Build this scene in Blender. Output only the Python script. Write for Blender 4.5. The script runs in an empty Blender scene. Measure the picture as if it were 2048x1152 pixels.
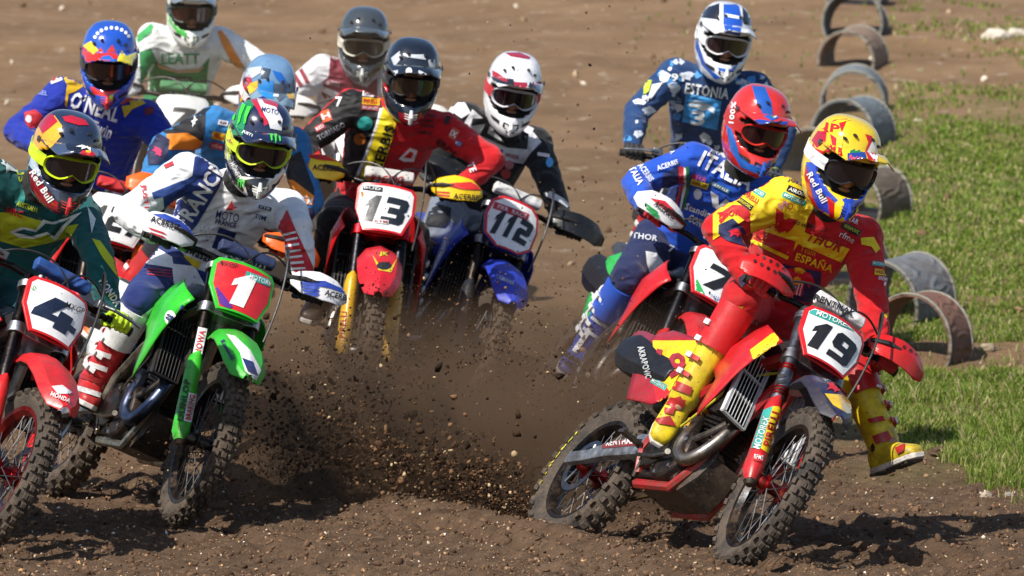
import bpy, bmesh, math, random
import numpy as np
from mathutils import Vector, Matrix, noise
from mathutils.bvhtree import BVHTree
from mathutils.geometry import tessellate_polygon
R = math.radians
random.seed(7)
rng = np.random.default_rng(11)
scene = bpy.context.scene
col = scene.collection

# ------------------------------------------------------------------ camera
FPX = 12180.0          # focal length in photo pixels (2048 wide)
CAMZ = 2.184
PITCH = math.atan((576 + 37) / FPX)
cam_d = bpy.data.cameras.new('camera')
cam = bpy.data.objects.new('camera', cam_d); col.objects.link(cam)
cam.location = (0, 0, CAMZ)
cam.rotation_euler = (math.pi / 2 - PITCH, 0, 0)
cam_d.sensor_width = 36.0
cam_d.lens = FPX / 2048 * 36.0
cam_d.clip_end = 2000
cam_d.dof.use_dof = True
cam_d.dof.focus_distance = 23.5
cam_d.dof.aperture_fstop = 6.5
scene.camera = cam

# ------------------------------------------------------------------ light
w = bpy.data.worlds.new('World'); scene.world = w; w.use_nodes = True
nt = w.node_tree
bg = nt.nodes['Background']; bg.inputs[1].default_value = 0.105
SUN_TO = Vector((-0.50, -0.62, 0.92)).normalized()     # towards the sun
sky = nt.nodes.new('ShaderNodeTexSky'); sky.sky_type = 'NISHITA'; sky.sun_disc = False
sky.sun_elevation = math.asin(SUN_TO.z)
sky.sun_rotation = math.atan2(SUN_TO.x, SUN_TO.y)
nt.links.new(sky.outputs[0], bg.inputs[0])
sl = bpy.data.lights.new('sun', 'SUN'); sl.energy = 5.0; sl.angle = R(0.55); sl.color = (1, 0.94, 0.84)
so = bpy.data.objects.new('sun', sl); col.objects.link(so)
so.rotation_euler = SUN_TO.to_track_quat('Z', 'Y').to_euler()
scene.view_settings.view_transform = 'Standard'
scene.view_settings.look = 'None'
scene.view_settings.exposure = 0.28
scene.view_settings.gamma = 1.0
scene.view_settings.use_curve_mapping = False

# ------------------------------------------------------------------ maths helpers
CP, SP = math.cos(PITCH), math.sin(PITCH)
def ray(px, py):
    x = (px - 1024) / FPX; y = (576 - py) / FPX
    return Vector((x, CP + y * SP, -SP + y * CP))      # depth 1 along the view axis
def at(px, py, depth):
    return Vector((0, 0, CAMZ)) + ray(px, py) * depth
def depth_of(p):
    return p.y * CP - (p.z - CAMZ) * SP
def to_px(p):
    d = depth_of(p); up = p.y * SP + (p.z - CAMZ) * CP
    return 1024 + p.x / d * FPX, 576 - up / d * FPX

def base_z(Y):                       # the track climbs gently behind the pack
    if Y < 25.5: return 0.0
    if Y < 32: return 0.494 * ((Y - 25.5) / 6.5) ** 1.6
    if Y < 90: return 0.494 + 0.092 * (Y - 32)
    return 0.494 + 0.092 * 58 + 0.138 * (Y - 90)

def srgb(h):
    h = h.lstrip('#'); v = [int(h[i:i + 2], 16) / 255 for i in (0, 2, 4)]
    return tuple(((c + .055) / 1.055) ** 2.4 if c > .04045 else c / 12.92 for c in v)

# ------------------------------------------------------------------ materials
MATS = {}
MUD = (0.085, 0.055, 0.035)
def mat(kind, hexc='#808080', rough=None, dirt=None):
    key = (kind, hexc, rough, dirt)
    if key in MATS: return MATS[key]
    m = bpy.data.materials.new(kind + '_' + hexc.strip('#')); m.use_nodes = True
    n = m.node_tree.nodes; l = m.node_tree.links; b = n['Principled BSDF']
    c = srgb(hexc)
    defs = dict(cloth=(.78, 0, .10), plastic=(.32, 0, .16), gloss=(.12, 0, .05), metal=(.33, 1, .15),
                dark_metal=(.42, .8, .2), rubber=(.8, 0, .45), leather=(.55, 0, .25), print=(.6, 0, .08),
                lens=(.04, 0, .02), seat=(.85, 0, .2), skin=(.5, 0, .05), tyre=(.85, 0, .42), pipe=(.25, 1, .1))
    ro, me, di = defs.get(kind, (.6, 0, .1))
    if rough is not None: ro = rough
    if dirt is not None: di = dirt
    b.inputs['Roughness'].default_value = ro; b.inputs['Metallic'].default_value = me
    if kind in ('gloss', 'lens'):
        b.inputs['Coat Weight'].default_value = 1.0; b.inputs['Coat Roughness'].default_value = .04
    if kind in ('cloth', 'seat'):
        b.inputs['Sheen Weight'].default_value = .15
        b.inputs['Specular IOR Level'].default_value = .25
    geo = n.new('ShaderNodeNewGeometry')
    def nz(scale, detail=4, rough_=.6, vec=None):
        t = n.new('ShaderNodeTexNoise'); t.inputs['Scale'].default_value = scale
        t.inputs['Detail'].default_value = detail; t.inputs['Roughness'].default_value = rough_
        l.new(vec or geo.outputs['Position'], t.inputs['Vector']); return t.outputs['Fac']
    def ramp(f, a, c_):
        r = n.new('ShaderNodeMapRange'); r.inputs[1].default_value = a; r.inputs[2].default_value = c_
        l.new(f, r.inputs[0]); return r.outputs[0]
    def mixc(f, a, bb):
        x = n.new('ShaderNodeMix'); x.data_type = 'RGBA'
        if isinstance(f, float): x.inputs[0].default_value = f
        else: l.new(f, x.inputs[0])
        for s, v in ((6, a), (7, bb)):
            if isinstance(v, tuple): x.inputs[s].default_value = (*v, 1)
            else: l.new(v, x.inputs[s])
        return x.outputs[2]
    # broad fading, mud film and specks of thrown dirt
    base = mixc(ramp(nz(14, 3), .3, .75), tuple(v * .82 for v in c), tuple(min(1, v * 1.05 + .004) for v in c))
    if kind == 'pipe':
        base = mixc(ramp(nz(9, 2), .5, .75), c, srgb('#4a5878'))
        base = mixc(ramp(nz(7, 2, .5), .6, .8), base, srgb('#8a6038'))
    film = ramp(nz(6, 6, .75), .62 - di * .5, .78)
    mul = n.new('ShaderNodeMath'); mul.operation = 'MULTIPLY'; l.new(film, mul.inputs[0]); mul.inputs[1].default_value = min(.95, di * 1.6)
    spz = n.new('ShaderNodeSeparateXYZ'); l.new(geo.outputs['Position'], spz.inputs[0])
    low = n.new('ShaderNodeMapRange'); low.inputs[1].default_value = .95; low.inputs[2].default_value = .15; low.inputs[4].default_value = (.45 if kind == 'tyre' else .8) if kind != 'lens' else 0
    l.new(spz.outputs['Z'], low.inputs[0])
    pat = ramp(nz(11, 7, .8), .42, .60)
    lm_ = n.new('ShaderNodeMath'); lm_.operation = 'MULTIPLY_ADD'; l.new(low.outputs[0], lm_.inputs[0]); l.new(pat, lm_.inputs[1]); l.new(mul.outputs[0], lm_.inputs[2]); lm_.use_clamp = True
    mul = lm_
    base = mixc(mul.outputs[0], base, (.14, .10, .07) if kind in ('tyre', 'rubber') else MUD)
    if kind != 'lens':
        spk = ramp(nz(80, 3, .55), .705 - di * .2, .73 - di * .2)
        base = mixc(spk, base, (.105, .07, .045))
    l.new(base, b.inputs['Base Color'])
    rr = n.new('ShaderNodeMapRange'); rr.inputs[1].default_value = .3; rr.inputs[2].default_value = .7
    rr.inputs[3].default_value = max(.03, ro - .08); rr.inputs[4].default_value = min(1, ro + .14)
    l.new(nz(30, 5), rr.inputs[0])
    rr2 = n.new('ShaderNodeMath'); rr2.operation = 'MAXIMUM'; l.new(rr.outputs[0], rr2.inputs[0])
    mm = n.new('ShaderNodeMath'); mm.operation = 'MULTIPLY'; l.new(mul.outputs[0], mm.inputs[0]); mm.inputs[1].default_value = .85
    l.new(mm.outputs[0], rr2.inputs[1]); l.new(rr2.outputs[0], b.inputs['Roughness'])
    bump = n.new('ShaderNodeBump')
    if kind in ('cloth', 'print', 'leather', 'seat'):
        # soft cloth folds plus a fine knit
        rn = n.new('ShaderNodeTexNoise'); rn.noise_type = 'RIDGED_MULTIFRACTAL'; rn.inputs['Scale'].default_value = 7.5; rn.inputs['Detail'].default_value = 2.5; rn.inputs['Distortion'].default_value = .9
        mpn = n.new('ShaderNodeMapping'); mpn.inputs['Scale'].default_value = (1.1, 1.1, 2.0); mpn.inputs['Rotation'].default_value = (.3, .4, .5)
        l.new(geo.outputs['Position'], mpn.inputs['Vector']); l.new(mpn.outputs[0], rn.inputs['Vector'])
        a = rn.outputs['Fac']; f2 = nz(420, 2)
        ad = n.new('ShaderNodeMath'); ad.operation = 'MULTIPLY_ADD'; l.new(f2, ad.inputs[0]); ad.inputs[1].default_value = .05; l.new(a, ad.inputs[2])
        l.new(ad.outputs[0], bump.inputs['Height']); bump.inputs['Strength'].default_value = .95; bump.inputs['Distance'].default_value = .032
    elif kind == 'tyre':
        l.new(nz(120, 4), bump.inputs['Height']); bump.inputs['Strength'].default_value = .6; bump.inputs['Distance'].default_value = .006
    else:
        l.new(nz(60, 4), bump.inputs['Height']); bump.inputs['Strength'].default_value = .12; bump.inputs['Distance'].default_value = .004
    l.new(bump.outputs[0], b.inputs['Normal'])
    MATS[key] = m
    return m

# ------------------------------------------------------------------ mesh builder
class MB:
    def __init__(s): s.v = []; s.f = []
    def add(s, vs, fs):
        o = len(s.v); s.v += [Vector(p) for p in vs]; s.f += [tuple(i + o for i in f) for f in fs]; return s
    def tf(s, M):
        s.v = [M @ p for p in s.v]; return s
    def merge(s, o): return s.add(o.v, o.f)
    def mirror(s):
        s.v = [Vector((p.x, -p.y, p.z)) for p in s.v]; s.f = [tuple(reversed(f)) for f in s.f]; return s
    def loft(s, rings, cap=True, close=True):
        n = len(rings[0]); vs = [p for r in rings for p in r]; fs = []
        for i in range(len(rings) - 1):
            for j in range(n if close else n - 1):
                k = (j + 1) % n
                fs.append((i * n + j, i * n + k, (i + 1) * n + k, (i + 1) * n + j))
        if cap and close:
            fs.append(tuple(reversed(range(n)))); fs.append(tuple((len(rings) - 1) * n + j for j in range(n)))
        return s.add(vs, fs)
    def tube(s, pts, rad, seg=10, cap=True, flat=1.0):
        pts = [Vector(p) for p in pts]
        if not isinstance(rad, (list, tuple)): rad = [rad] * len(pts)
        rings = []; ref = None
        for i, p in enumerate(pts):
            t = (pts[min(i + 1, len(pts) - 1)] - pts[max(i - 1, 0)])
            if t.length < 1e-7: t = Vector((0, 0, 1))
            t.normalize()
            if ref is None:
                a = Vector((0, 0, 1)) if abs(t.z) < .9 else Vector((1, 0, 0)); ref = a.cross(t).normalized()
            u = (ref - t * ref.dot(t)).normalized(); ref = u; vv = t.cross(u)
            rings.append([p + (u * math.cos(q) + vv * math.sin(q) * flat) * rad[i] for q in [2 * math.pi * k / seg for k in range(seg)]])
        return s.loft(rings, cap)
    def sphere(s, c, r, su=14, sv=9, scale=(1, 1, 1), M=None):
        c = Vector(c); rings = []
        for i in range(1, sv):
            a = math.pi * i / sv
            rings.append([(Vector((r * math.sin(a) * math.cos(b) * scale[0], r * math.sin(a) * math.sin(b) * scale[1], -r * math.cos(a) * scale[2]))) for b in [2 * math.pi * k / su for k in range(su)]])
        if M is not None: rings = [[M @ p for p in q] for q in rings]
        rings = [[c + p for p in q] for q in rings]
        return s.loft(rings)
    def capsule(s, a, b, ra, rb, seg=14):
        a = Vector(a); b = Vector(b); d = (b - a)
        L = d.length
        if L < 1e-6: return s.sphere(a, ra)
        d.normalize(); pts = []; rad = []
        for k in range(5):
            q = math.pi / 2 * (1 - k / 4) ; pts.append(a - d * ra * math.sin(q)); rad.append(max(1e-4, ra * math.cos(q)))
        for k in range(5):
            q = math.pi / 2 * k / 4; pts.append(b + d * rb * math.sin(q)); rad.append(max(1e-4, rb * math.cos(q)))
        return s.tube(pts, rad, seg)
    def box(s, c, sz, M=None):
        c = Vector(c); h = Vector(sz) / 2
        vs = [Vector((x * h.x, y * h.y, z * h.z)) for x in (-1, 1) for y in (-1, 1) for z in (-1, 1)]
        if M is not None: vs = [M @ p for p in vs]
        return s.add([c + p for p in vs], [(0, 1, 3, 2), (4, 6, 7, 5), (0, 4, 5, 1), (2, 3, 7, 6), (0, 2, 6, 4), (1, 5, 7, 3)])
    def prism(s, poly, fn, th):
        """poly: 2D outline; fn(u,v,w) -> point, w runs 0..th"""
        n = len(poly)
        vs = [fn(u, v, 0) for u, v in poly] + [fn(u, v, th) for u, v in poly]
        fs = [(i, (i + 1) % n, n + (i + 1) % n, n + i) for i in range(n)]
        fs.append(tuple(reversed(range(n)))); fs.append(tuple(range(n, 2 * n)))
        return s.add(vs, fs)
    def ring(s, c, axis, r, w, th, seg=40):
        """flat ring (annulus) with thickness: outer r, inner r-w"""
        c = Vector(c); a = Vector(axis).normalized()
        u = a.orthogonal().normalized(); v = a.cross(u)
        prof = [(r, -th / 2), (r, th / 2), (r - w, th / 2), (r - w, -th / 2)]
        vs = []; fs = []
        for i in range(seg):
            q = 2 * math.pi * i / seg; d = u * math.cos(q) + v * math.sin(q)
            vs += [c + d * rr + a * hh for rr, hh in prof]
            j = (i + 1) % seg
            for k in range(4):
                k2 = (k + 1) % 4
                fs.append((i * 4 + k, i * 4 + k2, j * 4 + k2, j * 4 + k))
        return s.add(vs, fs)
    def lathe(s, prof, c, axis, seg=28):
        """prof: (radius, height along axis)"""
        c = Vector(c); a = Vector(axis).normalized(); u = a.orthogonal().normalized(); v = a.cross(u)
        rings = [[c + a * h + (u * math.cos(2 * math.pi * k / seg) + v * math.sin(2 * math.pi * k / seg)) * max(r, 1e-4) for k in range(seg)] for r, h in prof]
        return s.loft(rings)

def empty(name, loc, M=None):
    o = bpy.data.objects.new(name, None); col.objects.link(o); o.empty_display_size = .1
    if M is not None: o.matrix_world = M
    else: o.location = loc
    return o
def tag(o, label, cat=None, group=None, kind=None):
    if label: o['label'] = label
    if cat: o['category'] = cat
    if group: o['group'] = group
    if kind: o['kind'] = kind
    return o
def mesh_from(mb, name):
    me = bpy.data.meshes.new(name)
    me.from_pydata([tuple(p) for p in mb.v], [], mb.f)
    me.validate()
    return me
def fixn(me):
    bm = bmesh.new(); bm.from_mesh(me); bmesh.ops.recalc_face_normals(bm, faces=bm.faces); bm.to_mesh(me); bm.free()
def obj(name, mb, m, parent=None, smooth=35, bevel=0, sub=0, local=None):
    """local: parent's location when verts are world coordinates"""
    me = mb if isinstance(mb, bpy.types.Mesh) else mesh_from(mb, name)
    if not isinstance(mb, bpy.types.Mesh): fixn(me)
    if local is not None: me.transform(Matrix.Translation(-Vector(local)))
    o = bpy.data.objects.new(name, me); col.objects.link(o)
    me.materials.clear(); me.materials.append(m)
    if smooth:
        me.polygons.foreach_set('use_smooth', [True] * len(me.polygons))
        if smooth < 170: me.set_sharp_from_angle(angle=R(smooth))
    if bevel:
        b = o.modifiers.new('bevel', 'BEVEL'); b.width = bevel; b.segments = 2; b.limit_method = 'ANGLE'; b.angle_limit = R(35)
    if sub:
        b = o.modifiers.new('subdivision', 'SUBSURF'); b.levels = sub; b.render_levels = sub
    if parent: o.parent = parent
    return o

TMP = bpy.data.scenes.new('workbench')      # only used while building, removed at the end
def remesh(mb, voxel, smooth=4, wrinkle=0, wscale=9, seed=0):
    me = mesh_from(mb, 'tmp'); fixn(me)
    o = bpy.data.objects.new('tmp', me); TMP.collection.objects.link(o)
    a = o.modifiers.new('r', 'REMESH'); a.mode = 'VOXEL'; a.voxel_size = voxel
    if smooth:
        b = o.modifiers.new('s', 'SMOOTH'); b.iterations = smooth; b.factor = .5
    TMP.view_layers[0].update(); dg = TMP.view_layers[0].depsgraph
    out = bpy.data.meshes.new_from_object(o.evaluated_get(dg))
    bpy.data.objects.remove(o); bpy.data.meshes.remove(me)
    if wrinkle:
        n = len(out.vertices); co = np.empty(n * 3); no = np.empty(n * 3)
        out.vertices.foreach_get('co', co); out.vertex_normals.foreach_get('vector', no)
        co = co.reshape(-1, 3); no = no.reshape(-1, 3); d = np.empty(n)
        for i in range(n):
            q = Vector(co[i]) * wscale + Vector((seed, 0, 0))
            w2 = noise.noise_vector(q * .5) * 1.2
            a_ = noise.noise(Vector((q.x * 1.3, q.y * 1.3, q.z * 2.2)) + w2)
            d[i] = (1 - 2.2 * abs(a_)) * .7 + noise.noise(q * 2.3) * .4
        co += no * (d * wrinkle)[:, None]
        out.vertices.foreach_set('co', co.ravel()); out.update()
    return out

# ------------------------------------------------------------------ prints (flat colour laid on the real surface)
_bvh = {}
def prebuild(Ks):
    bpy.context.view_layer.update(); dg = bpy.context.evaluated_depsgraph_get()
    for K in Ks:
        for v in K.values():
            if isinstance(v, bpy.types.Object) and v.type == 'MESH': bvh_of(v, dg)
def bvh_of(o, dg=None):
    if o.name not in _bvh:
        dg = dg or bpy.context.evaluated_depsgraph_get()
        e = o.evaluated_get(dg); me = e.to_mesh()
        M = o.matrix_world
        if o.parent:
            M = o.parent.matrix_world
            if o.parent.parent: M = o.parent.parent.matrix_world
        _bvh[o.name] = (BVHTree.FromPolygons([M @ v.co for v in me.vertices], [tuple(p.vertices) for p in me.polygons]), M.copy())
        e.to_mesh_clear()
    return _bvh[o.name]
LAYER = [0]
def lay(target, pts2, tris, m, name, lift=.0028, maxlen=.09):
    """pts2 in photo pixels; drop them along the sight line onto target"""
    bvh, M = bvh_of(target); Mi = M.inverted(); o3 = Vector((0, 0, CAMZ)); out = []; ok = []
    for x, y in pts2:
        d = ray(x, y).normalized(); h = bvh.ray_cast(o3, d)
        if h[0] is None: out.append(Vector((0, 0, 0))); ok.append(False)
        else:
            nn = h[1] if h[1].dot(d) < 0 else -h[1]
            out.append(h[0] + nn * lift * .6 - d * (lift * .7 + .0012)); ok.append(nn.dot(d) < -.08)
    fs = []
    for t in tris:
        if all(ok[i] for i in t):
            if max((out[t[i]] - out[t[i - 1]]).length for i in range(len(t))) < maxlen: fs.append(t)
    if not fs: return None
    if name != 'lettering':          # one object per separate patch; slivers dropped
        par_ = {}
        def fd(a):
            while par_.setdefault(a, a) != a: a = par_[a]
            return a
        for t in fs:
            a = fd(t[0])
            for i in t[1:]: par_[fd(i)] = a
        comps = {}
        for t in fs: comps.setdefault(fd(t[0]), []).append(t)
        big = [c for c in comps.values() if len(c) >= max(2, .12 * len(fs))]
    else: big = [fs]
    o = None
    for fs in big: o = _lay(target, out, fs, m, name, Mi)
    return o
def _lay(target, out, fs, m, name, Mi):
    used = sorted({i for t in fs for i in t}); mp = {i: k for k, i in enumerate(used)}
    mb = MB(); mb.add([Mi @ out[i] for i in used], [tuple(mp[i] for i in t) for t in fs])
    me = mesh_from(mb, name)
    o = bpy.data.objects.new(name, me); col.objects.link(o); me.materials.append(m)
    me.polygons.foreach_set('use_smooth', [True] * len(me.polygons))
    par = target if (target.parent and target.parent.parent is None) else target.parent
    o.parent = par
    return o
def subdiv2d(pts, tris, maxl):
    pts = [tuple(p) for p in pts]; 
    for _ in range(6):
        cache = {}; nt_ = []; split = False
        def mid(a, b):
            k = (min(a, b), max(a, b))
            if k not in cache:
                pts.append(((pts[a][0] + pts[b][0]) / 2, (pts[a][1] + pts[b][1]) / 2)); cache[k] = len(pts) - 1
            return cache[k]
        def L(a, b): return math.hypot(pts[a][0] - pts[b][0], pts[a][1] - pts[b][1])
        for t in tris:
            a, b, c = t; e = [L(a, b) > maxl, L(b, c) > maxl, L(c, a) > maxl]
            if not any(e): nt_.append(t); continue
            split = True
            ns = sum(e)
            if ns == 3:
                x, y, z = mid(a, b), mid(b, c), mid(c, a); nt_ += [(a, x, z), (x, b, y), (z, y, c), (x, y, z)]
            else:
                while not e[0]: a, b, c = b, c, a; e = e[1:] + e[:1]
                x = mid(a, b)
                if ns == 1: nt_ += [(a, x, c), (x, b, c)]
                elif e[1]: y = mid(b, c); nt_ += [(a, x, c), (x, b, y), (x, y, c)]
                else: z = mid(c, a); nt_ += [(a, x, z), (x, b, c), (x, c, z)]
        tris = nt_
        if not split: break
    return pts, tris
def tess(polys):
    t = tessellate_polygon([[Vector((p[0], p[1], 0)) for p in q] for q in polys])
    return [p for q in polys for p in q], [tuple(x) for x in t]
def poly(target, pts, hexc, kind='print', name='print_panel', lift=None, maxl=6):
    if target is None: return
    LAYER[0] += 1
    p, t = tess([pts]); p, t = subdiv2d(p, t, maxl)
    return lay(target, p, t, mat(kind, hexc), name, lift or .0022)
_text = {}
def text2d(s, bold=.02):
    bold = min(bold, .004 if 'M' in s.upper() else .03)
    if (s, bold) in _text: return _text[(s, bold)]
    c = bpy.data.curves.new('t', 'FONT'); c.body = s; c.offset = bold; c.resolution_u = 2; c.fill_mode = 'FRONT'
    c.space_character = 1.0 + bold * 3
    o = bpy.data.objects.new('t', c)
    me = bpy.data.meshes.new_from_object(o)
    bpy.data.objects.remove(o); bpy.data.curves.remove(c)
    bm = bmesh.new(); bm.from_mesh(me); bmesh.ops.triangulate(bm, faces=bm.faces)
    pts = [(v.co.x, v.co.y) for v in bm.verts]; tris = [tuple(v.index for v in f.verts) for f in bm.faces]; bm.free()
    bpy.data.meshes.remove(me)
    x0 = min(p[0] for p in pts); x1 = max(p[0] for p in pts); y0 = min(p[1] for p in pts); y1 = max(p[1] for p in pts)
    pts = [((p[0] - x0) / (x1 - x0) - .5, (p[1] - y0) / (y1 - y0) - .5) for p in pts]
    _text[(s, bold)] = (pts, tris); return pts, tris
def text(target, s, cx, cy, wpx, hpx, ang, hexc, shear=0, bold=.02, kind='print', name='lettering', lift=.0045):
    """ang: degrees clockwise in the picture from level"""
    if target is None: return
    pts, tris = text2d(s, bold); ca, sa = math.cos(R(ang)), math.sin(R(ang)); out = []
    for x, y in pts:
        X = x * wpx + y * hpx * shear; Y = -y * hpx
        out.append((cx + X * ca - Y * sa, cy + X * sa + Y * ca))
    out, tris = subdiv2d(out, tris, 7)
    return lay(target, out, tris, mat(kind, hexc), name, lift)
# block digits
DIG = {
 '1': [[(.22, 0), (.78, 0), (.78, 1), (.42, 1), (0, .76), (0, .55), (.22, .64)]],
 '3': [[(0, 0), (.86, 0), (1, .12), (1, .42), (.9, .5), (1, .58), (1, .88), (.86, 1), (0, 1), (0, .76), (.64, .76), (.64, .62), (.2, .62), (.2, .38), (.64, .38), (.64, .24), (0, .24)]],
 '2': [[(0, 0), (1, 0), (1, .24), (.38, .24), (.38, .38), (.86, .38), (1, .5), (1, .88), (.86, 1), (0, 1), (0, .76), (.62, .76), (.62, .62), (.14, .62), (0, .5)]],
 '7': [[(.12, 0), (.52, 0), (1, .78), (1, 1), (0, 1), (0, .76), (.58, .76)]],
 '4': [[(.52, 0), (.86, 0), (.86, .2), (1.04, .2), (1.04, .42), (.86, .42), (.86, .66), (.52, .66), (.52, .42), (.36, .42), (.66, 1), (.28, 1), (0, .44), (0, .2), (.52, .2)]],
 '9': [[(.05, 0), (.86, 0), (1, .12), (1, .88), (.86, 1), (.14, 1), (0, .88), (0, .5), (.14, .38), (.64, .38), (.64, .22), (.05, .22)], [(.36, .6), (.36, .78), (.64, .78), (.64, .6)]],
}
# ------------------------------------------------------------------ ground
def rutline(Y):                      # world X of the churned line the pack is crossing
    return -1.07 + (27.5 - Y) * .353
def terrain(x, y):
    z = base_z(y)
    if y < 45:
        z += .035 * noise.noise(Vector((x * 1.1, y * 1.1, 0))) + .026 * noise.noise(Vector((x * 4, y * 4, 3)))
        if y < 30: z += .020 * noise.noise(Vector((x * 13, y * 13, 5))) + .012 * abs(noise.noise(Vector((x * 31, y * 31, 8))))
        d = x - rutline(y)
        fade = max(0, min(1, (29 - y) / 2)) * max(0, min(1, (y - 23.0) / .8))
        if y < 27.5:
            for gx, gs, gd in ((-1.35, .30, .035), (-.55, .36, .045), (-.30, .33, .03), (.30, .28, .04), (.78, .34, .04), (1.25, .22, .03)):
                q = x - (gx + (25 - y) * gs + .05 * math.sin(y * 1.3 + gx * 5)); 
                if abs(q) < .2: z += gd * (.6 * math.exp(-((abs(q) - .095) / .035) ** 2) - math.exp(-(q / .055) ** 2)) * (.6 + .5 * noise.noise(Vector((x * 3, y * 3, 1)))) - .006 * (math.sin(y * 75) > 0) * math.exp(-(q / .05) ** 2)
        z -= .05 * math.exp(-((d - .35) / .25) ** 2) * fade
        z += .05 * math.exp(-((d + .15) / .14) ** 2) * fade
    else:
        z += .15 * noise.noise(Vector((x * .25, y * .25, 0)))
    return z
def build_ground():
    ys = []; y = 18.0
    while y < 29: ys.append(y); y += .022
    while y < 45: ys.append(y); y += .09
    while y < 95: ys.append(y); y += .5
    while y < 700: ys.append(y); y *= 1.12
    m = MB(); nx = 300
    co = []; 
    for yy in ys:
        hw = 2.1 + (yy - 18) * .115 if yy < 95 else 9 + (yy - 95) * .9
        for i in range(nx + 1):
            u = -1 + 2 * i / nx
            xx = hw * (u if abs(u) < .93 else math.copysign(.93 + (abs(u) - .93) * (20 if yy < 95 else 8), u))
            co.append((xx, yy, terrain(xx, yy)))
    fs = []; w_ = nx + 1
    for a in range(len(ys) - 1):
        for i in range(nx): k = a * w_ + i; fs.append((k, k + 1, k + w_ + 1, k + w_))
    me = bpy.data.meshes.new('ground'); me.from_pydata(co, [], fs)
    me.polygons.foreach_set('use_smooth', [True] * len(me.polygons))
    o = bpy.data.objects.new('ground', me); col.objects.link(o)
    mt = bpy.data.materials.new('dirt'); mt.use_nodes = True; n = mt.node_tree.nodes; l = mt.node_tree.links; b = n['Principled BSDF']
    b.inputs['Roughness'].default_value = .95; b.inputs['Specular IOR Level'].default_value = .15
    geo = n.new('ShaderNodeNewGeometry'); sep = n.new('ShaderNodeSeparateXYZ'); l.new(geo.outputs['Position'], sep.inputs[0])
    def nz(sc, det=5, ro=.6, dist=0):
        t = n.new('ShaderNodeTexNoise'); t.inputs['Scale'].default_value = sc; t.inputs['Detail'].default_value = det; t.inputs['Roughness'].default_value = ro; t.inputs['Distortion'].default_value = dist
        l.new(geo.outputs['Position'], t.inputs['Vector']); return t.outputs['Fac']
    def mr(f, a, c):
        r = n.new('ShaderNodeMapRange'); r.inputs[1].default_value = a; r.inputs[2].default_value = c; l.new(f, r.inputs[0]); return r.outputs[0]
    def mix(f, a, c):
        x = n.new('ShaderNodeMix'); x.data_type = 'RGBA'; l.new(f, x.inputs[0])
        for s, v in ((6, a), (7, c)):
            if isinstance(v, tuple): x.inputs[s].default_value = (*v, 1)
            else: l.new(v, x.inputs[s])
        return x.outputs[2]
    near = mix(mr(nz(9, 8, .7), .3, .7), (.072, .043, .026), (.19, .122, .076))
    near = mix(mr(nz(70, 3, .6), .66, .72), near, (.30, .23, .16))
    far = mix(mr(nz(1.2, 8, .7), .3, .7), (.17, .102, .055), (.31, .20, .115))
    far = mix(mr(nz(7, 4, .6), .60, .70), far, (.40, .32, .23))
    base = mix(mr(sep.outputs['Y'], 26.5, 31), near, far)
    # grass tint under the blades, right-hand verge
    gm = n.new('ShaderNodeMath'); gm.operation = 'MULTIPLY'; g2 = n.new('ShaderNodeMath'); g2.operation = 'SUBTRACT'
    sl_ = n.new('ShaderNodeMath'); sl_.operation = 'MULTIPLY_ADD'; l.new(sep.outputs['Y'], sl_.inputs[0]); sl_.inputs[1].default_value = -.055; l.new(sep.outputs['X'], sl_.inputs[2])
    l.new(mr(sl_.outputs[0], -.15, .25), gm.inputs[0]); l.new(mr(nz(.9, 5, .65), .38, .52), gm.inputs[1])
    g3 = n.new('ShaderNodeMath'); g3.operation = 'MULTIPLY'; l.new(gm.outputs[0], g3.inputs[0]); l.new(mr(sep.outputs['Y'], 43, 37), g3.inputs[1])
    g4 = n.new('ShaderNodeMath'); g4.operation = 'MULTIPLY'; l.new(g3.outputs[0], g4.inputs[0]); l.new(mr(sep.outputs['Y'], 26, 28), g4.inputs[1])
    bd = n.new('ShaderNodeMath'); bd.operation = 'COMPARE'; bd.inputs[1].default_value = 30.4; bd.inputs[2].default_value = .5; wb = n.new('ShaderNodeMath'); wb.operation = 'MULTIPLY_ADD'; l.new(nz(2.5, 3), wb.inputs[0]); wb.inputs[1].default_value = .9; l.new(sep.outputs['Y'], wb.inputs[2]); l.new(wb.outputs[0], bd.inputs[0])
    bd.inputs[1].default_value = 30.85
    b2 = n.new('ShaderNodeMath'); b2.operation = 'SUBTRACT'; b2.inputs[0].default_value = 1; l.new(bd.outputs[0], b2.inputs[1]); g5 = n.new('ShaderNodeMath'); g5.operation = 'MULTIPLY'; l.new(g4.outputs[0], g5.inputs[0]); l.new(b2.outputs[0], g5.inputs[1]); g4 = g5
    base = mix(g4.outputs[0], base, mix(mr(nz(5, 4, .6), .4, .6), (.10, .13, .025), (.20, .19, .07)))
    l.new(base, b.inputs['Base Color'])
    bp = n.new('ShaderNodeBump'); bp.inputs['Strength'].default_value = 1; bp.inputs['Distance'].default_value = .02
    l.new(nz(55, 8, .75), bp.inputs['Height']); l.new(bp.outputs[0], b.inputs['Normal'])
    me.materials.append(mt); tag(o, None, kind='structure')
    return o
ground = build_ground()

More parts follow.
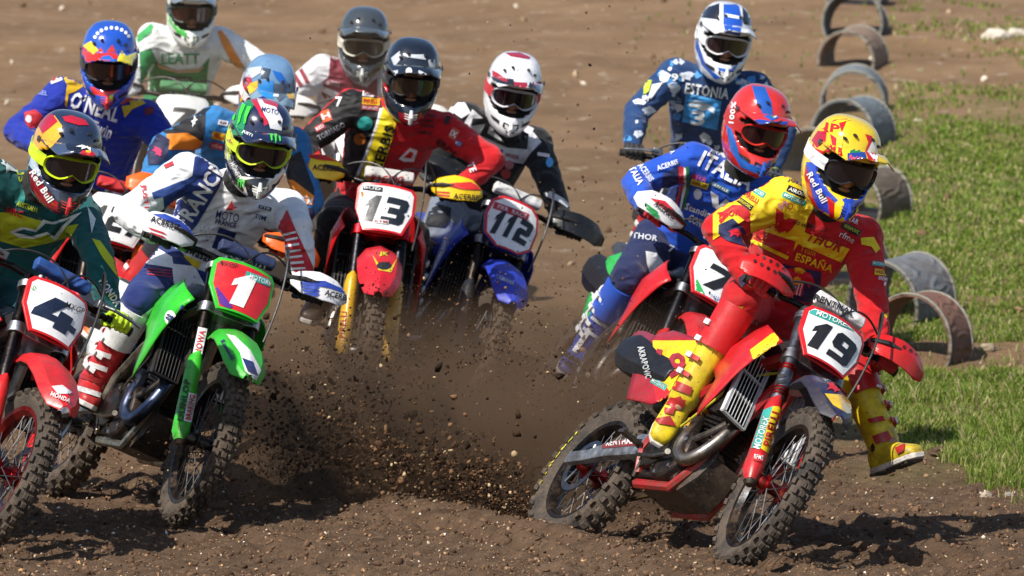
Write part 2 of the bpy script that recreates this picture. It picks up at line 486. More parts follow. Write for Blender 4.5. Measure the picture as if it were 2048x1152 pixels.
ICO = None
def lumps(name, pos, size, hexs, rough, sq=.75, stretch=None, seed=0, kindm='lump'):
    """many small irregular clods joined in one mesh"""
    bm = bmesh.new(); bmesh.ops.create_icosphere(bm, subdivisions=1, radius=1); 
    v0 = np.array([v.co[:] for v in bm.verts]); f0 = np.array([[v.index for v in f.verts] for f in bm.faces]); bm.free()
    r = np.random.default_rng(seed); N = len(pos); nv = len(v0)
    jit = 1 + r.uniform(-.5, .45, (N, nv, 1))
    q = r.normal(size=(N, 4)); q /= np.linalg.norm(q, axis=1)[:, None]; w_, x, y, z = q.T
    Rm = np.array([[1 - 2 * (y * y + z * z), 2 * (x * y - z * w_), 2 * (x * z + y * w_)], [2 * (x * y + z * w_), 1 - 2 * (x * x + z * z), 2 * (y * z - x * w_)], [2 * (x * z - y * w_), 2 * (y * z + x * w_), 1 - 2 * (x * x + y * y)]]).transpose(2, 0, 1)
    sc = np.stack([np.ones(N), r.uniform(.5, 1, N), r.uniform(.35, .8, N)], 1)
    if stretch: sc[:, 0] *= stretch
    V = (v0[None] * jit) * sc[:, None, :] * np.asarray(size)[:, None, None]
    V = np.einsum('nij,nkj->nki', Rm, V) + np.asarray(pos)[:, None, :]
    F_ = (f0[None] + (np.arange(N) * nv)[:, None, None]).reshape(-1, 3)
    me = bpy.data.meshes.new(name); me.vertices.add(N * nv); me.vertices.foreach_set('co', V.ravel())
    me.loops.add(len(F_) * 3); me.loops.foreach_set('vertex_index', F_.ravel().astype(np.int32))
    me.polygons.add(len(F_)); me.polygons.foreach_set('loop_start', np.arange(0, len(F_) * 3, 3, dtype=np.int32))
    me.update(); me.validate()
    o = bpy.data.objects.new(name, me); col.objects.link(o)
    m = bpy.data.materials.new(name); m.use_nodes = True; n = m.node_tree.nodes; l = m.node_tree.links; b = n['Principled BSDF']
    b.inputs['Roughness'].default_value = rough; b.inputs['Specular IOR Level'].default_value = .2
    geo = n.new('ShaderNodeNewGeometry'); cr = n.new('ShaderNodeValToRGB'); l.new(geo.outputs['Random Per Island'], cr.inputs[0])
    cr.color_ramp.interpolation = 'CONSTANT'
    while len(cr.color_ramp.elements) < len(hexs): cr.color_ramp.elements.new(.5)
    for i, (p, h) in enumerate(hexs): cr.color_ramp.elements[i].position = p; cr.color_ramp.elements[i].color = (*srgb(h), 1)
    l.new(cr.outputs[0], b.inputs['Base Color']); me.materials.append(m)
    return o
def gheight(x, y): return terrain(x, y)

def scatter():
    # clods, stones and straw on the churned near ground
    N = 26000; X = []; sz = []
    for _ in range(N):
        y = 21.6 + (random.random() ** 1.25) * 8.5; x = random.uniform(-1, 1) * y * .089
        s = .0028 + .010 * random.random() ** 5
        X.append((x, y, gheight(x, y) + s * .25)); sz.append(s)
    tag(lumps('dirt_clods', X, sz, [(0, '#54402f'), (.3, '#6a513d'), (.55, '#7d614a'), (.8, '#937559'), (.95, '#ab8f70')], .95, seed=1), None, kind='stuff')
    N = 3200; X = []; sz = []
    for _ in range(N):
        y = 21.6 + (random.random() ** 1.15) * 9; x = random.uniform(-1, 1) * y * .089
        s = .0020 + .0075 * random.random() ** 5
        X.append((x, y, gheight(x, y) + s * .5)); sz.append(s)
    tag(lumps('gravel', X, sz, [(0, '#b8a68e'), (.4, '#d2c6b4'), (.6, '#e4ddd0'), (.85, '#c39a6a')], .8, seed=2), None, kind='stuff')
    X = []; sz = []
    for _ in range(5200):
        y = 21.6 + random.random() ** 1.1 * 7; x = random.uniform(-1, 1) * y * .089
        if x > .055 * y and y > 26: continue
        s = .005 + .020 * random.random() ** 4
        X.append((x, y, gheight(x, y) + s * .1)); sz.append(s)
    tag(lumps('soil_crumbs', X, sz, [(0, '#4c3a2c'), (.4, '#5a4535'), (.75, '#6c5441')], .95, seed=6), None, kind='stuff')
    # straw bits
    mb = MB()
    for _ in range(1300):
        y = 21.6 + random.random() ** 1.1 * 7; x = random.uniform(-1, 1) * y * .089; z = gheight(x, y) + .008
        a = random.uniform(0, 6.28); L = random.uniform(.010, .035); d = Vector((math.cos(a), math.sin(a), random.uniform(-.1, .35))) * L
        p = Vector((x, y, z)); q = d.cross(Vector((0, 0, 1))).normalized() * .0012
        mb.add([p - q, p + q, p + d + q * .3, p + d - q * .3], [(0, 1, 2, 3)])
    o = obj('straw', mb, mat('leather', '#b79a6a', .8, .02), None, smooth=0); tag(o, None, kind='stuff')
    # far stones on the slope behind
    X = []; sz = []
    for _ in range(1500):
        y = 31 + (random.random()) * 60; x = random.uniform(-1, 1) * y * .092
        s = .008 + .034 * random.random() ** 5
        X.append((x, y, gheight(x, y) + s * .3)); sz.append(s)
    tag(lumps('far_stones', X, sz, [(0, '#6e5640'), (.35, '#8f7558'), (.6, '#b49c80'), (.85, '#d8cbb8')], .9, seed=4), None, kind='stuff')
scatter()

# named stones lying at the verge
def on_ground(px, py):
    r = ray(px, py); o = Vector((0, 0, CAMZ)); t = 20.0
    while t < 400:
        p = o + r * t
        if p.z <= terrain(p.x, p.y): return p
        t += .01 if t < 40 else .1
    return p
def rock(px, py, s, label, hexc, sd):
    random.seed(sd); bm = bmesh.new(); bmesh.ops.create_icosphere(bm, subdivisions=3, radius=1)
    for v in bm.verts:
        q = v.co * 1.4 + Vector((sd, 0, 0)); k = 1 + .35 * noise.noise(q) + .12 * noise.noise(q * 3)
        v.co = Vector((v.co.x * s * k, v.co.y * s * k * .8, v.co.z * s * k * .55))
    p = on_ground(px, py); me = bpy.data.meshes.new('stone'); bm.to_mesh(me); bm.free()
    o = bpy.data.objects.new('stone', me); col.objects.link(o); o.location = p + Vector((0, 0, s * .2)); me.materials.append(mat('skin', hexc, .9, .25))
    tag(o, label, 'stone'); random.seed(sd + 50)
rock(1972, 994, .032, 'pale limestone lump on the dirt just below the grass verge', '#b9ab97', 3)
rock(2018, 992, .022, 'small grey stone at the right edge beside a bigger pale one', '#a09a90', 4)
rock(1975, 700, .045, 'pale buff stone half sunk just right of the nearest half pipe', '#b8a78c', 5)
rock(2035, 758, .038, 'grey white stone in the grass at the right edge', '#b5b1a8', 6)
rock(1880, 908, .045, 'flat brown earth lump at the grass verge above the raised boot', '#54402f', 7)
rock(1990, 78, .10, 'larger of two blurred white rocks high on the far slope at right', '#cfc4b4', 8)
rock(2032, 72, .08, 'smaller blurred white rock at the right edge high on the far slope', '#cfc4b4', 9)

# grass
def grass():
    r = np.random.default_rng(5)
    P = []; 
    def dens(px, py, x, y):
        nn = noise.noise(Vector((x * .9, y * .45, 2))) + .5 * noise.noise(Vector((x * 3, y * 2, 7)))
        if py > 742:
            edge = 1690 + max(0, py - 800) * 1.55 + 70 * noise.noise(Vector((py * .02, 1, 1))) + 45 * noise.noise(Vector((px * .03, py * .05, 4)))
            if px < edge: return 0
            if py > 985: return .04
            if 812 < py < 838 and nn < .3 and px < 1960: return .12
            return (.95 if nn > .0 else .5) if nn > -.3 else .12
        if py > 690: return .035
        if py > 300:
            e2 = 1730 if py > 420 else 1800
            if px < e2 - 150: return 0
            if px < e2: return .6 if nn > -.1 else .12
            return .95 if nn > -.12 else .3
        if py > 170: 
            if px < 1790: return .05
            return .85 if (nn > .05 or py < 240 and nn > -.2) else .18
        return .5 if (px > 1780 and nn > .18) else .02
    bands = [(24.0, 31, 30000, .014, .046), (31, 40, 30000, .014, .04), (40, 75, 13000, .02, .045)]
    vs = []; fs = []; cnt = 0; vv = []
    for y0, y1, N, h0, h1 in bands:
        ok = 0; tries = 0
        while ok < N and tries < N * 6:
            tries += 1
            y = random.uniform(y0, y1); x = random.uniform(.02, .105) * y
            z = base_z(y); px, py = to_px(Vector((x, y, z)))
            if px > 2150 or py > 1160 or py < -30: continue
            if random.random() > dens(px, py, x, y): continue
            ok += 1; z = terrain(x, y)
            tall = 1.5 if (y < 31 and noise.noise(Vector((x * 2.1, y * 1.4, 11))) > .15) else 1
            h = random.uniform(h0, h1) * tall; a = random.uniform(0, 6.28); wd = .0022 + .0009 * (y - 24) * .35
            lean = random.uniform(.2, .9) * h; dx, dy = math.cos(a), math.sin(a); b2 = a + random.uniform(-.6, .6)
            px_, py_ = -math.sin(b2) * wd, math.cos(b2) * wd
            k = len(vv)
            vv += [(x - px_, y - py_, z - .004), (x + px_, y + py_, z - .004), (x + dx * lean * .35 + px_ * .8, y + dy * lean * .35 + py_ * .8, z + h * .6), (x + dx * lean * .35 - px_ * .8, y + dy * lean * .35 - py_ * .8, z + h * .6), (x + dx * lean, y + dy * lean, z + h * .92)]
            fs += [(k, k + 1, k + 2, k + 3), (k + 3, k + 2, k + 4)]
    for _ in range(70):                      # coarse tufts along the near verge
        y = random.uniform(25.6, 29.2); x = random.uniform(.062, .098) * y
        px, py = to_px(Vector((x, y, base_z(y))))
        if dens(px, py, x, y) < .5: continue
        for _ in range(random.randint(20, 60)):
            xx = x + random.gauss(0, .035); yy = y + random.gauss(0, .04); z = terrain(xx, yy); h = random.uniform(.05, .13); a = random.uniform(0, 6.28); dx, dy = math.cos(a) * h * .5, math.sin(a) * h * .5; k = len(vv); wd = .0024
            vv += [(xx - wd, yy, z), (xx + wd, yy, z), (xx + dx * .4 + wd * .8, yy + dy * .4, z + h * .6), (xx + dx * .4 - wd * .8, yy + dy * .4, z + h * .6), (xx + dx, yy + dy, z + h * .9)]
            fs += [(k, k + 1, k + 2, k + 3), (k + 3, k + 2, k + 4)]
    me = bpy.data.meshes.new('grass'); me.from_pydata(vv, [], fs)
    o = bpy.data.objects.new('grass', me); col.objects.link(o)
    m = bpy.data.materials.new('grass'); m.use_nodes = True; n = m.node_tree.nodes; l = m.node_tree.links; b = n['Principled BSDF']
    b.inputs['Roughness'].default_value = .6; b.inputs['Specular IOR Level'].default_value = .25
    geo = n.new('ShaderNodeNewGeometry'); cr = n.new('ShaderNodeValToRGB'); l.new(geo.outputs['Random Per Island'], cr.inputs[0])
    els = [(0, (.085, .15, .016)), (.3, (.15, .245, .026)), (.62, (.22, .30, .038)), (.86, (.40, .34, .14)), (.96, (.52, .44, .25))]
    while len(cr.color_ramp.elements) < len(els): cr.color_ramp.elements.new(.5)
    for i, (p, c) in enumerate(els): cr.color_ramp.elements[i].position = p; cr.color_ramp.elements[i].color = (*c, 1)
    l.new(cr.outputs[0], b.inputs['Base Color'])
    tr = n.new('ShaderNodeBsdfTranslucent'); l.new(cr.outputs[0], tr.inputs[0]); mx = n.new('ShaderNodeMixShader'); mx.inputs[0].default_value = .4
    l.new(b.outputs[0], mx.inputs[1]); l.new(tr.outputs[0], mx.inputs[2]); l.new(mx.outputs[0], n['Material Output'].inputs[0])
    me.materials.append(m); tag(o, None, kind='stuff')
grass()

# culvert sections: corrugated half pipes standing as course markers
def half_pipe(px, py, wpx, ang, turn, hexc, label, length=.42):
    """px,py: middle of the foot; wpx: width in the photo"""
    p = on_ground(px, py); D = depth_of(p); rad = wpx / 2 / (FPX / D)
    mb = MB(); n = 26; Ls = []; th = .012; nl = 11
    for i in range(nl + 1):
        y = -length / 2 + length * i / nl; rr = rad
        pr = []
        for k in range(n + 1):
            a = math.pi * (k / n * 1.32 - .16); pr.append(Vector((rr * math.cos(a), y, rr * 1.06 * math.sin(a) + rr * .50)))
        for k in range(n, -1, -1):
            a = math.pi * (k / n * 1.32 - .16); q = rr - th; pr.append(Vector((q * math.cos(a), y, q * 1.06 * math.sin(a) + rr * .50)))
        Ls.append(pr)
    mb.loft(Ls)
    rp = random.Random(px + py); p = p + Vector((0, 0, -rp.uniform(0, .05) * (rad / .2)))
    root = empty('half_pipe', p); root.rotation_euler = (R(rp.uniform(-7, 7)), R(ang + rp.uniform(-7, 7)), R(turn + rp.uniform(-14, 14))); tag(root, label, 'half pipe', 'concrete half pipes lining the course edge')
    obj('pipe_wall', mb, mat('leather', hexc, .75, .35), root, smooth=50)
    for y in (-length / 2 + .006, length / 2 - .006):
        rb = MB(); rb.tube([Vector(((rad + .001) * math.cos(a), y, (rad + .001) * 1.06 * math.sin(a) + rad * .50)) for a in [math.pi * (k / 20 * 1.32 - .16) for k in range(21)]], .009, 6)
        obj('pipe_rim', rb, mat('leather', '#8c897e', .7, .25), root)
    ft = MB().box((0, 0, .012), (rad * 1.7, length * .8, .03)); obj('pipe_base', ft, mat('dark_metal', '#3c4048', .6, .3), root)
PIPES = [
 (1838, 712, 188, 4, -24, '#7c5446', 'nearest half pipe, rusty red arch just behind the outer red hand guard', .24),
 (1804, 634, 168, 4, -26, '#70757c', 'blue grey half pipe arching just above and behind the rusty red one', .36),
 (1700, 560, 130, 3, -20, '#77746e', 'grey half pipe mostly hidden behind the yellow and red rider', .36),
 (1742, 432, 119, 3, -50, '#5c5248', 'dark half pipe with shaded opening, just right of the yellow and red helmet', .34),
 (1642, 345, 136, 3, -22, '#8f8c84', 'pale grey half pipe between the plain red and the yellow and red helmets', .36),
 (1704, 290, 131, 2, -20, '#66727a', 'bluish half pipe standing directly above the yellow and red helmet', .42),
 (1708, 222, 127, 2, -20, '#717b80', 'pale blue half pipe, fourth from the top of the row', .42),
 (1706, 134, 114, 2, -20, '#8a7462', 'brown tinged half pipe, third from the top of the row', .42),
 (1712, 66, 119, 2, -20, '#54585c', 'dark grey half pipe, second from the top of the row', .42),
 (1716, 8, 114, 2, -20, '#606468', 'grey half pipe, topmost of the row, cut by the frame', .42),
]
for a in PIPES: half_pipe(*a)
# ------------------------------------------------------------------ motorcycle
WB = 1.48; RF = .352; RR = .338
AX = Vector((WB, 0, RF)); UP = Vector((-.454, 0, .891)); FW = Vector((.891, 0, .454)); LY = Vector((0, 1, 0))
def F(t, f=0, y=0): return AX + UP * t + FW * f + LY * y

def tyre_mb(c, R_, wd, r_rim, npitch, front):
    """round carcass with block tread: two staggered rows plus shoulder blocks"""
    mb = MB(); kn = MB(); seg = 72
    rc = R_ - .014
    prof = []
    hw = wd / 2
    for a in range(-100, 101, 20):
        q = R(a); prof.append((r_rim + (rc - r_rim) * (.45 + .55 * math.cos(q * .9)), hw * math.sin(q) * (1 if abs(a) < 80 else .9)))
    prof = [(r_rim - .004, -hw * .55)] + prof + [(r_rim - .004, hw * .55)]
    vs = []; n = len(prof); fs = []
    for i in range(seg):
        q = 2 * math.pi * i / seg
        for r, h in prof: vs.append(c + Vector((r * math.cos(q), h, r * math.sin(q))))
        j = (i + 1) % seg
        for k in range(n):
            k2 = (k + 1) % n; fs.append((i * n + k, j * n + k, j * n + k2, i * n + k2))
    mb.add(vs, fs)
    def block(q, lat, ln, wdt, h):
        # lat: angle across the section
        a = R(lat); r0 = r_rim + (rc - r_rim) * (.45 + .55 * math.cos(a * .9)) - .003; y0 = hw * math.sin(a)
        er = Vector((math.cos(q), 0, math.sin(q))); et = Vector((-math.sin(q), 0, math.cos(q)))
        nn = (er * math.cos(a * .92) + LY * math.sin(a * .92)); cr = et.cross(nn)
        p = c + er * r0 + LY * y0
        vs = []
        for hh, s in ((0, 1.12), (h, .9)):
            for x, y in ((-1, -1), (1, -1), (1, 1), (-1, 1)):
                vs.append(p + nn * hh + et * (x * ln / 2 * s) + cr * (y * wdt / 2 * s))
        kn.add(vs, [(0, 1, 5, 4), (1, 2, 6, 5), (2, 3, 7, 6), (3, 0, 4, 7), (4, 5, 6, 7)])
    for i in range(npitch):
        q = 2 * math.pi * i / npitch; s = 2 * math.pi / npitch
        if front:
            if i % 2 == 0: block(q, -11, .024, .017, .016); block(q, 11, .024, .017, .016)
            else: block(q, 0, .019, .018, .016); block(q, 33, .022, .017, .015); block(q, -33, .022, .017, .015)
            if i % 2 == 0: block(q, 58, .026, .016, .013); block(q, -58, .026, .016, .013)
        else:
            if i % 2 == 0: block(q, -14, .024, .026, .018); block(q, 14, .024, .026, .018); block(q, 62, .026, .02, .015); block(q, -62, .026, .02, .015)
            else: block(q, 38, .024, .024, .017); block(q, -38, .024, .024, .017); block(q, 0, .02, .02, .017)
    mb.merge(kn)
    return mb

def wheel(root, name, c, R_, wd, cfg, S, front, detail):
    W = empty(name, (0, 0, 0)); W.parent = root
    rr = .262 if front else .232
    T = lambda mb: mb.tf(S)
    obj('tyre', T(tyre_mb(c, R_, wd, rr, 60 if front else 46, front)), mat('tyre', cfg.get('tyre', '#2b2826')), W, smooth=30)
    rim = MB(); prof = [(rr + .004, -.03), (rr + .004, -.022), (rr - .012, -.016), (rr - .018, 0), (rr - .012, .016), (rr + .004, .022), (rr + .004, .03), (rr - .012, .027), (rr - .028, .006), (rr - .028, -.006), (rr - .012, -.027)]
    vs = []; fs = []; n = len(prof); seg = 72
    k_ = 1.0 if front else 1.25
    for i in range(seg):
        q = 2 * math.pi * i / seg
        for r, h in prof: vs.append(c + Vector((r * math.cos(q), h * k_, r * math.sin(q))))
        j = (i + 1) % seg
        for k in range(n): k2 = (k + 1) % n; fs.append((i * n + k, j * n + k, j * n + k2, i * n + k2))
    rim.add(vs, fs); obj('rim', T(rim), mat('dark_metal', cfg.get('rim', '#15161a'), .3), W)
    hub = MB(); hub.lathe([(.012, -.085), (.026, -.07), (.03, -.045), (.045, -.04), (.045, -.03), (.024, -.02), (.024, .02), (.045, .03), (.045, .04), (.03, .045), (.026, .07), (.012, .085)], c, LY, 24)
    obj('hub', T(hub), mat('metal', cfg.get('hub', '#777777')), W)
    # spokes, each its own piece on the near machines
    sp_m = mat('metal', '#63686f', .6); ns = 36
    allsp = MB(); first = None
    for i in range(ns):
        side = 1 if i % 2 else -1; q = 2 * math.pi * i / ns; off = R(34) * (1 if (i // 2) % 2 else -1)
        a = c + Vector((.044 * math.cos(q + off), side * .036, .044 * math.sin(q + off)))
        b = c + Vector(((rr - .018) * math.cos(q), side * .006, (rr - .018) * math.sin(q)))
        m1 = MB().tube([a, b], .0021 if detail else .0026, 4)
        if detail: obj('spoke', m1.tf(S), sp_m, W, smooth=0)
        else: allsp.merge(m1)
    if not detail: obj('spokes', T(allsp), sp_m, W, smooth=0)
    # brake disc
    dy = .062 if front else -.062; rd = .135 if front else .12
    d = MB().ring(c + LY * dy, LY, rd, .028, .004, 48)
    for k in range(5):
        q = 2 * math.pi * k / 5
        d.tube([c + LY * dy + Vector((.03 * math.cos(q), 0, .03 * math.sin(q))), c + LY * dy + Vector(((rd - .02) * math.cos(q + .3), 0, (rd - .02) * math.sin(q + .3)))], .006, 5)
    obj('brake_disc', T(d), mat('metal', '#8a8f98', .28), W)
    if not front:
        sp = MB().ring(c + LY * .07, LY, .105, .02, .006, 40)
        obj('sprocket', T(sp), mat('metal', '#3c6fb0', .35), W)
    return W

def plate_quad(root, cfg, S):
    """front number plate, its border and its digits"""
    t0 = .685
    outline = cfg.get('plate_shape', [(-.12, .120), (.12, .120), (.138, .10), (.138, -.005), (.092, -.122), (-.092, -.122), (-.138, -.005), (-.138, .10)])
    def P(u, v, ww): return S @ F(t0 + v, .118 + ww - u * u * 2.0, u)
    m = MB()
    def grid(ol, z0, z1, mm, name):
        p, t = tess([ol]); p, t = subdiv2d(p, t, .04)
        a = MB(); a.add([P(u, v, z1) for u, v in p], t)
        return obj(name, a, mm, root, smooth=60)
    back = MB(); n = len(outline)
    back.prism(outline, lambda u, v, ww: P(u, v, -.012 + ww), .010)
    obj('plate_shell', back, mat('plastic', cfg['c1']), root, bevel=.002)
    grid([(u * .99, v * .99) for u, v in outline], 0, .0005, mat('plastic', cfg.get('plate_edge', cfg['c1']), .3, .05), 'plate_border')
    pm = mat('plastic', cfg.get('plate', '#f2f2f2'), .35, .06)
    sc = cfg.get('plate_in', .9)
    pl = grid([(u * sc, v * sc - .002) for u, v in outline], 0, .0016, pm, 'number_plate')
    dm = mat('plastic', cfg.get('digit', '#10141c'), .4, .03)
    s = cfg['num']; k = len(s); H = cfg.get('dh', .135); Wd = cfg.get('dw', .105 if k < 3 else .07); gap = .014
    w1 = [Wd * ((.7 if k < 3 else .6) if ch == '1' else 1) for ch in s]
    tot = sum(w1) + gap * (k - 1); x = tot / 2
    for ch, ww in zip(s, w1):
        if ch not in DIG: x -= ww + gap; continue
        loops = [[(x - (u * ww + (v - .5) * H * .22), (v - .5) * H + cfg.get('dz', -.012)) for u, v in q] for q in DIG[ch]]
        p, t = tess(loops); p, t = subdiv2d(p, t, .03)
        # y runs to the rider's left = picture right, so u decreases along the picture
        a = MB(); a.add([P(-u, v, .0042) for u, v in p], t)
        if cfg.get('digit_edge'):
            cx = x - ww / 2
            a2 = MB(); a2.add([P(-u, v, .0030) for u, v in [(cx + (u - cx) * 1.16, (v + .012) * 1.10 - .012) for u, v in p]], t)
            obj('digit_outline', a2, mat('plastic', cfg['digit_edge'], .4), pl, smooth=0)
        obj('digit', a, dm, pl, smooth=0)
        x -= ww + gap
    return pl

def cr(P, n):
    out = []
    for i in range(len(P) - 1):
        a = Vector(P[max(i - 1, 0)]); b = Vector(P[i]); c_ = Vector(P[i + 1]); d = Vector(P[min(i + 2, len(P) - 1)])
        for k in range(n):
            t = k / n; out.append(.5 * ((2 * b) + (c_ - a) * t + (2 * a - 5 * b + 4 * c_ - d) * t * t + (3 * b - a - 3 * c_ + d) * t ** 3))
    out.append(Vector(P[-1])); return out

def motorcycle(cfg):
    """cfg: px, s (contact of the front wheel in the photo, pixels per metre there), yaw, lean, steer, colours"""
    D = FPX / cfg['s']; X = (cfg['px'] - 1024) / FPX * D
    gz = base_z(D) + cfg.get('dz0', 0)
    yaw = R(cfg['yaw']); lean = R(cfg['lean'])
    Rm = Matrix.Rotation(-math.pi / 2 + yaw, 4, 'Z') @ Matrix.Rotation(R(cfg.get('pitch', 0)), 4, 'Y') @ Matrix.Rotation(-lean, 4, 'X')
    # front contact (WB,0,0) goes to (X,D,gz)
    c = Rm @ Vector((WB, 0, 0))
    M = Matrix.Translation(Vector((X, D, gz)) - c) @ Rm
    root = empty('motorcycle', None, M)
    tag(root, cfg['label'], 'motorcycle', cfg.get('group'))
    dt = cfg.get('detail', 1)
    c1, c2 = cfg['c1'], cfg.get('c2', cfg['c1'])
    S = Matrix.Translation(AX) @ Matrix.Rotation(R(cfg.get('steer', 0)), 4, UP) @ Matrix.Translation(-AX)
    P1 = mat('plastic', c1); P2 = mat('plastic', c2); black = mat('plastic', '#16171a', .5, .3); alu = mat('metal', '#9da0a6', .4)
    dark = mat('dark_metal', '#26262a', .5, .35)
    K = {}
    wheel(root, 'rear_wheel', Vector((0, 0, RR)), RR, .118, cfg, Matrix.Identity(4), False, dt > 1)
    wheel(root, 'front_wheel', AX.copy(), RF, .088, cfg, S, True, dt > 1)
    # ---- fork
    for sy in (-1, 1):
        y = sy * .098
        outer = MB().tube([F(.37, 0, y), F(.40, 0, y), F(.50, 0, y), F(.56, 0, y), F(.84, 0, y), F(.85, 0, y)], [.027, .030, .030, .029, .029, .024], 20)
        o = obj('fork_leg', outer.tf(S), mat('metal', cfg.get('fork', '#3a3a3e'), .32, .1), root)
        if sy < 0: K['fork'] = o
        inner = MB().tube([F(.02, 0, y), F(.39, 0, y)], .0235, 18)
        obj('fork_tube', inner.tf(S), mat('metal', '#6a625a', .15), root)
        lug = MB().tube([F(-.045, 0, y), F(-.03, 0, y), F(.03, 0, y), F(.07, 0, y)], [.014, .027, .027, .024], 14)
        lug.lathe([(.022, -.03), (.022, .03)], F(0, 0, y), LY, 16)
        obj('axle_lug', lug.tf(S), mat('metal', '#7c7870', .4, .4), root)
        # guard wraps the front and outer side of the tube
        rings = []
        for t, wd2, fw in ((-.03, .02, .03), (.01, .036, .044), (.08, .036, .045), (.22, .034, .043), (.33, .033, .042), (.37, .026, .038), (.385, .012, .034)):
            rg = []
            for q in range(-100, 101, 20):
                a = R(q); rg.append(F(t, fw * math.cos(a), y + wd2 * math.sin(a) + sy * .006))
            for q in range(100, -101, -20):
                a = R(q); rg.append(F(t, (fw - .005) * math.cos(a), y + (wd2 - .005) * math.sin(a) + sy * .006))
            rings.append(rg)
        g = MB().loft(rings)
        o = obj('fork_guard', g.tf(S), mat('plastic', cfg.get('guard', c1), .3, .1), root)
        if sy < 0: K['guard'] = o
        if cfg.get('clamp_ring'):
            crg = MB()
            for t in (.40, .415, .43, .53, .545): crg.lathe([(.0335, -.004), (.0335, .004)], F(t, 0, y), UP, 20)
            obj("adjuster_rings", crg.tf(S), mat('metal', cfg['clamp_ring'], .3), root)
    for t, th in ((.60, .045), (.80, .03)):
        cl = MB()
        for sy in (-1, 1): cl.lathe([(.040, -th / 2), (.040, th / 2)], F(t, 0, sy * .098), UP, 20)
        cl.prism([(-.1, -.045), (.1, -.045), (.09, .03), (-.09, .03)], lambda u, v, ww: F(t - th * .45 + ww, v, u), th * .9)
        obj('triple_clamp', cl.tf(S), mat('metal', cfg.get('clamp', '#8b8d92'), .35), root, bevel=.002)
    # brake caliper, hose
    cal = MB().box(F(.06, -.07, .085), (.05, .045, .09)); obj('brake_caliper', cal.tf(S), dark, root, bevel=.006)
    # ---- front fender: faceted arch that dips to a pointed tip
    path = [(1.17, .795, .06), (1.26, .815, .075), (1.36, .825, .09), (1.47, .815, .104), (1.58, .778, .104), (1.67, .73, .094), (1.74, .685, .066), (1.785, .655, .022)]
    rings = []
    for th in (0, .006):
        pass
    for x, z, hw in path:
        top = [(-1, -.045), (-.72, -.006), (-.3, .008), (0, .016), (.3, .008), (.72, -.006), (1, -.045)]
        k = min(1, hw / .06)
        rg = [Vector((x, a * hw, z + b * k)) for a, b in top] + [Vector((x, a * hw * .97, z + b * k - .007)) for a, b in reversed(top)]
        rings.append(rg)
    fd = MB().loft(rings)
    K['fender'] = obj('front_fender', fd.tf(S), mat('plastic', cfg.get('fender', c1), cfg.get('fender_rough', .36), .2), root, smooth=28)
    # ---- number plate
    K['plate'] = plate_quad(root, cfg, S)
    # ---- bars
    SB = S @ Matrix.Diagonal((1, cfg.get('bar_scale', 1), 1, 1))
    bar = MB(); yb = .40
    hb = [F(.885, -.075, -yb), F(.880, -.06, -.26), F(.875, -.03, -.17), F(.85, .0, -.10), F(.848, .0, 0), F(.85, .0, .10), F(.875, -.03, .17), F(.880, -.06, .26), F(.885, -.075, yb)]
    bar.tube(hb, .0135, 12)
    obj('handlebar', bar.tf(SB), mat('dark_metal', cfg.get('bar', '#1a1a1c'), .35), root)
    for sy in (-1, 1):
        post = MB().tube([F(.81, .0, sy * .05), F(.87, .0, sy * .05)], .02, 12)
        obj('bar_mount', post.tf(SB), alu, root)
    if cfg.get('pad', 1):
        pd = MB(); rg = []
        for y, s in ((-.125, .6), (-.12, .95), (-.06, 1), (.06, 1), (.12, .95), (.125, .6)):
            rg.append([F(.872 + .027 * s * b, .072 + .024 * s * a, y) for a, b in ((-1, -.8), (-.5, -1), (.6, -1), (1, -.6), (1, .6), (.6, 1), (-.5, 1), (-1, .8))])
        pd.loft(rg)
        K['pad'] = obj('bar_pad', pd.tf(SB), mat('leather', cfg.get('padc', '#d8d8d8'), .6), root, smooth=40, bevel=.004)
    for sy in (-1, 1):
        g = MB().tube([F(.882, -.066, sy * .29), F(.882, -.066, sy * .295), F(.885, -.075, sy * .405), F(.885, -.075, sy * .41)], [.019, .0175, .0175, .021], 14)
        obj('grip', g.tf(SB), mat('rubber', '#202022', .8, .2), root)
        # master cylinder / clutch perch and lever
        pc = MB().box(F(.895, -.02, sy * .235), (.05, .05, .035)); pc.lathe([(.02, -.018), (.02, .018)], F(.882, -.06, sy * .235), LY, 14)
        obj('lever_perch', pc.tf(SB), mat('metal', '#8f9196', .4), root, bevel=.004)
        lv = MB().tube([F(.885, 0, sy * .235), F(.87, .03, sy * .27), F(.865, .03, sy * .34), F(.86, .022, sy * .40)], [.008, .007, .006, .007], 8)
        obj('lever', lv.tf(SB), mat('metal', '#a8abb0', .3), root)
        # hand guard
        hg = cfg.get('handguard')
        if hg:
            ol = [(.215, .012), (.25, .045), (.33, .062), (.42, .055), (.475, .02), (.48, -.012), (.45, -.045), (.36, -.062), (.27, -.055), (.225, -.022)]
            if hg == 'tall': ol = [(.20, .03), (.25, .055), (.34, .058), (.44, .05), (.495, .01), (.49, -.035), (.45, -.06), (.34, -.06), (.25, -.05), (.205, -.02)]
            def G(u, v, ww): 
                q = (u - .35)
                return F(.868 + v, .085 + ww - q * q * 2.6 - abs(v) * .25 - .012, sy * u)
            a = MB(); pts, tr = tess([ol]); pts, tr = subdiv2d(pts, tr, .03); nn = len(pts)
            a.add([G(u, v, 0) for u, v in pts], tr)
            o = obj('hand_guard', a.tf(SB), mat('plastic', cfg.get('hgc', '#eeeeee'), .3, .08), root, smooth=60)
            md = o.modifiers.new('thickness', 'SOLIDIFY'); md.thickness = .005; md.offset = 0
            K['hg' + ('R' if sy < 0 else 'L')] = o
            arm = MB().tube([F(.88, -.05, sy * .20), F(.875, .03, sy * .215), F(.87, .065, sy * .27), F(.87, .07, sy * .33)], [.011, .010, .011, .008], 8)
